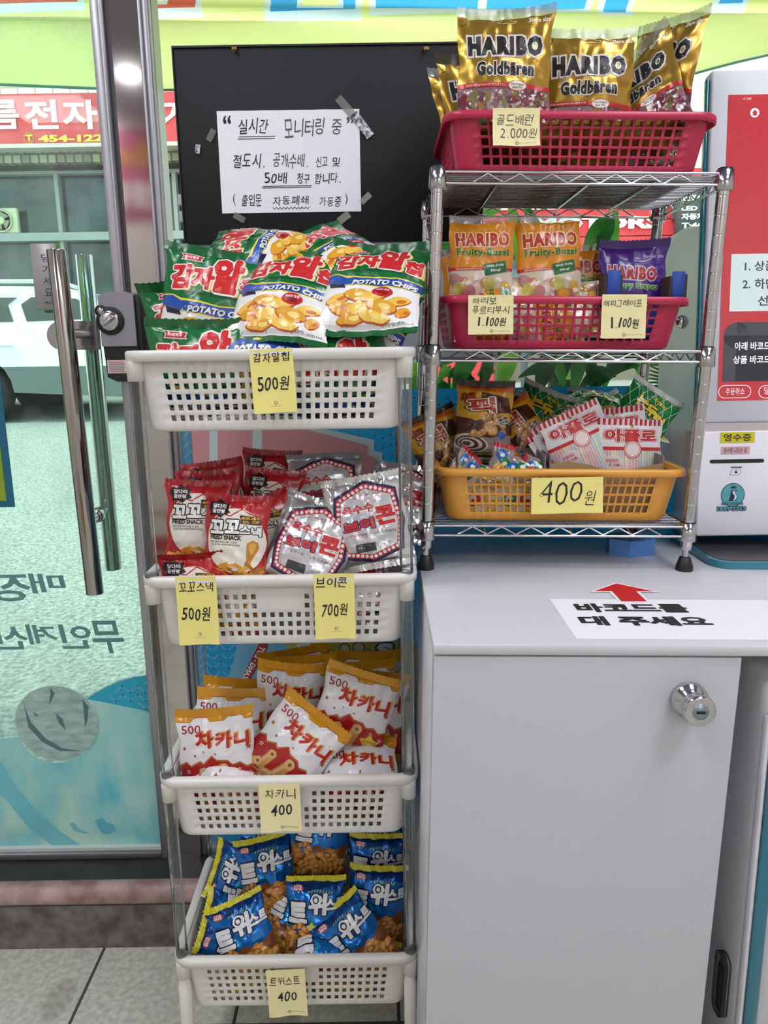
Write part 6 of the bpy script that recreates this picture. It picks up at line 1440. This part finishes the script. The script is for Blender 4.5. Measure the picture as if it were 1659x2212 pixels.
for a in ((1165, 905, 1.275, 'green corn puff bag behind the choco bags', 30, -24, 0, 0), (1225, 905, 1.270, 'green corn puff bag lying at the back centre', 66, -14, 0, 1), (1290, 880, 1.290, 'green corn puff bag lying highest at the back', 68, -8, 0, 2), (1350, 915, 1.275, 'green corn puff bag behind the white candy packs', 60, 16, 0, 1), (1420, 905, 1.250, 'green corn puff bag standing tilted at the right end', 22, -34, 0, 0), (1375, 925, 1.290, 'green corn puff bag peeking out left of the right end one', 30, 28, 0, 2)):
    put_bag(NETBAG, a[0], a[1], a[2], a[3], G, a[4], a[5], a[6], a[7], .9)
G = 'white straw candy packs in the yellow basket'
for a in ((1264, 975, 1.165, 'white straw candy pack tilted counterclockwise in the carton', 10, 24, 0, 0), (1394, 1000, 1.158, 'white straw candy pack standing straight in the carton', 8, -2, 0, 1), (1240, 985, 1.195, 'white straw candy pack behind the tilted one', 12, 28, 8, 1), (1350, 972, 1.200, 'white straw candy pack peeking out between the two front packs', 10, 6, 0, 0), (1225, 998, 1.215, 'white straw candy pack at the back of the carton', 12, 30, 12, 0)):
    put_bag(APOLLO, a[0], a[1], a[2], a[3], G, a[4], a[5], a[6], a[7], 1.1)
G = 'ball candy packs in the small carton'
for a in ((980, 1010, 1.135, 'ball candy pack leaning at the left side of the carton', 10, -40, 20, 0), (1005, 1022, 1.128, 'ball candy pack second from the left in the carton', 20, -60, 0, 1), (1040, 1026, 1.130, 'ball candy pack lying with its red end up', 40, 70, 0, 0), (1082, 1002, 1.135, 'ball candy pack standing upright in the middle of the carton', 10, -14, 0, 1), (1125, 1018, 1.130, 'ball candy pack lying right of the upright one', 24, 62, 0, 0), (1165, 1018, 1.128, 'ball candy pack lying at the right end of the carton', 24, 58, 0, 1)):
    put_bag(BALL, a[0], a[1], a[2], a[3], G, a[4], a[5], a[6], a[7])
# cartons in the yellow basket
def carton(label, x0, x1, y0, y1, z0, zf, zb, front, inner, extra=None, rag=0.0):
    o = empty('carton', ((x0 + x1) / 2, (y0 + y1) / 2, z0)); tag(o, label, 'carton'); f = under(o); t = .0016
    mb = MB(); mb.box(x0, x1, y0, y1, z0, z0 + t, inner); mb.box(x0, x0 + t, y0, y1, z0, zb, inner); mb.box(x1 - t, x1, y0, y1, z0, zb, inner); mb.box(x0, x1, y1 - t, y1, z0, zb, inner); f(mb, 'box')
    n = 12; rnd = random.Random(5); P = [(x0, z0), (x1, z0)] + [(x1 - (x1 - x0) * k / n, zf + rag * math.sin(k * .55 + 2.2) + rag * .2 * rnd.uniform(-1, 1)) for k in range(n + 1)]
    mb = MB(); mb.prism(P, y0 - .0002, y0 + t, front)
    if extra: extra(mb, y0)
    f(mb, 'front_panel'); on_counter(o)
WC, GI_, KR = mat('#dcd8d4', .5), mat('#8f8481', .9), mat('#a58a68', .9)
def deco(mb, y0):
    D = Design(1, 1); D.X = lambda x: x; D.Y = lambda y: y; yl, rd, gr = mat('#e0c030', .5), mat('#c4202a', .5), mat('#1e7a44', .5)
    for i in range(9):
        for j in range(4):
            if (i + j) % 2: D.rect(.108 + i * .014, .872 + j * .0135, .108 + (i + 1) * .014, .872 + (j + 1) * .0135, yl, 1)
    for x, c in ((.130, rd), (.157, yl), (.184, gr), (.211, rd)): D.circ(x, .896, .0135, WC, 2); D.circ(x, .896, .0115, c, 3); D.circ(x, .896, .006, WC, 4); D.rect(x - .002, .892, x + .010, .896, c, 5)
    D.flat(mb, lambda x, y, q: (x, y0 - .0003 - q, y), .0001, .0002)
zc0 = zs[2] + .006
carton('white and yellow printed carton of ball candy in the yellow basket', .106, .236, 1.1215, 1.205, zc0, .930, .962, WC, GI_, deco)
carton('brown torn carton holding the white straw candy packs', .242, .410, 1.1225, 1.235, zc0, .946, .962, KR, GI_, None, .006)

# chest freezer behind the camera, mirrored in the stainless column
cf = empty('chest_freezer', (-1.25, -.9, 0)); tag(cf, 'white chest freezer with red stripes and a yellow base behind the camera', 'freezer')
f = under(cf)
f(MB().box(-1.75, -.75, -1.30, -.52, .17, .82, mat('#e3dcd6', .4), .01, 2), 'body'); f(MB().box(-1.74, -.76, -1.29, -.515, .0, .17, mat('#d9a21e', .5), .004, 1), 'base')
for z0, z1 in ((.185, .225), (.25, .32), (.42, .43)): f(MB().box(-1.751, -.749, -.522, -.514, z0, z1, mat('#b52a32', .5)), 'stripe')
f(MB().box(-1.73, -.77, -1.28, -.54, .82, .85, mat('#9fb6bd', .1, coat=.5), .006, 2), 'lid')
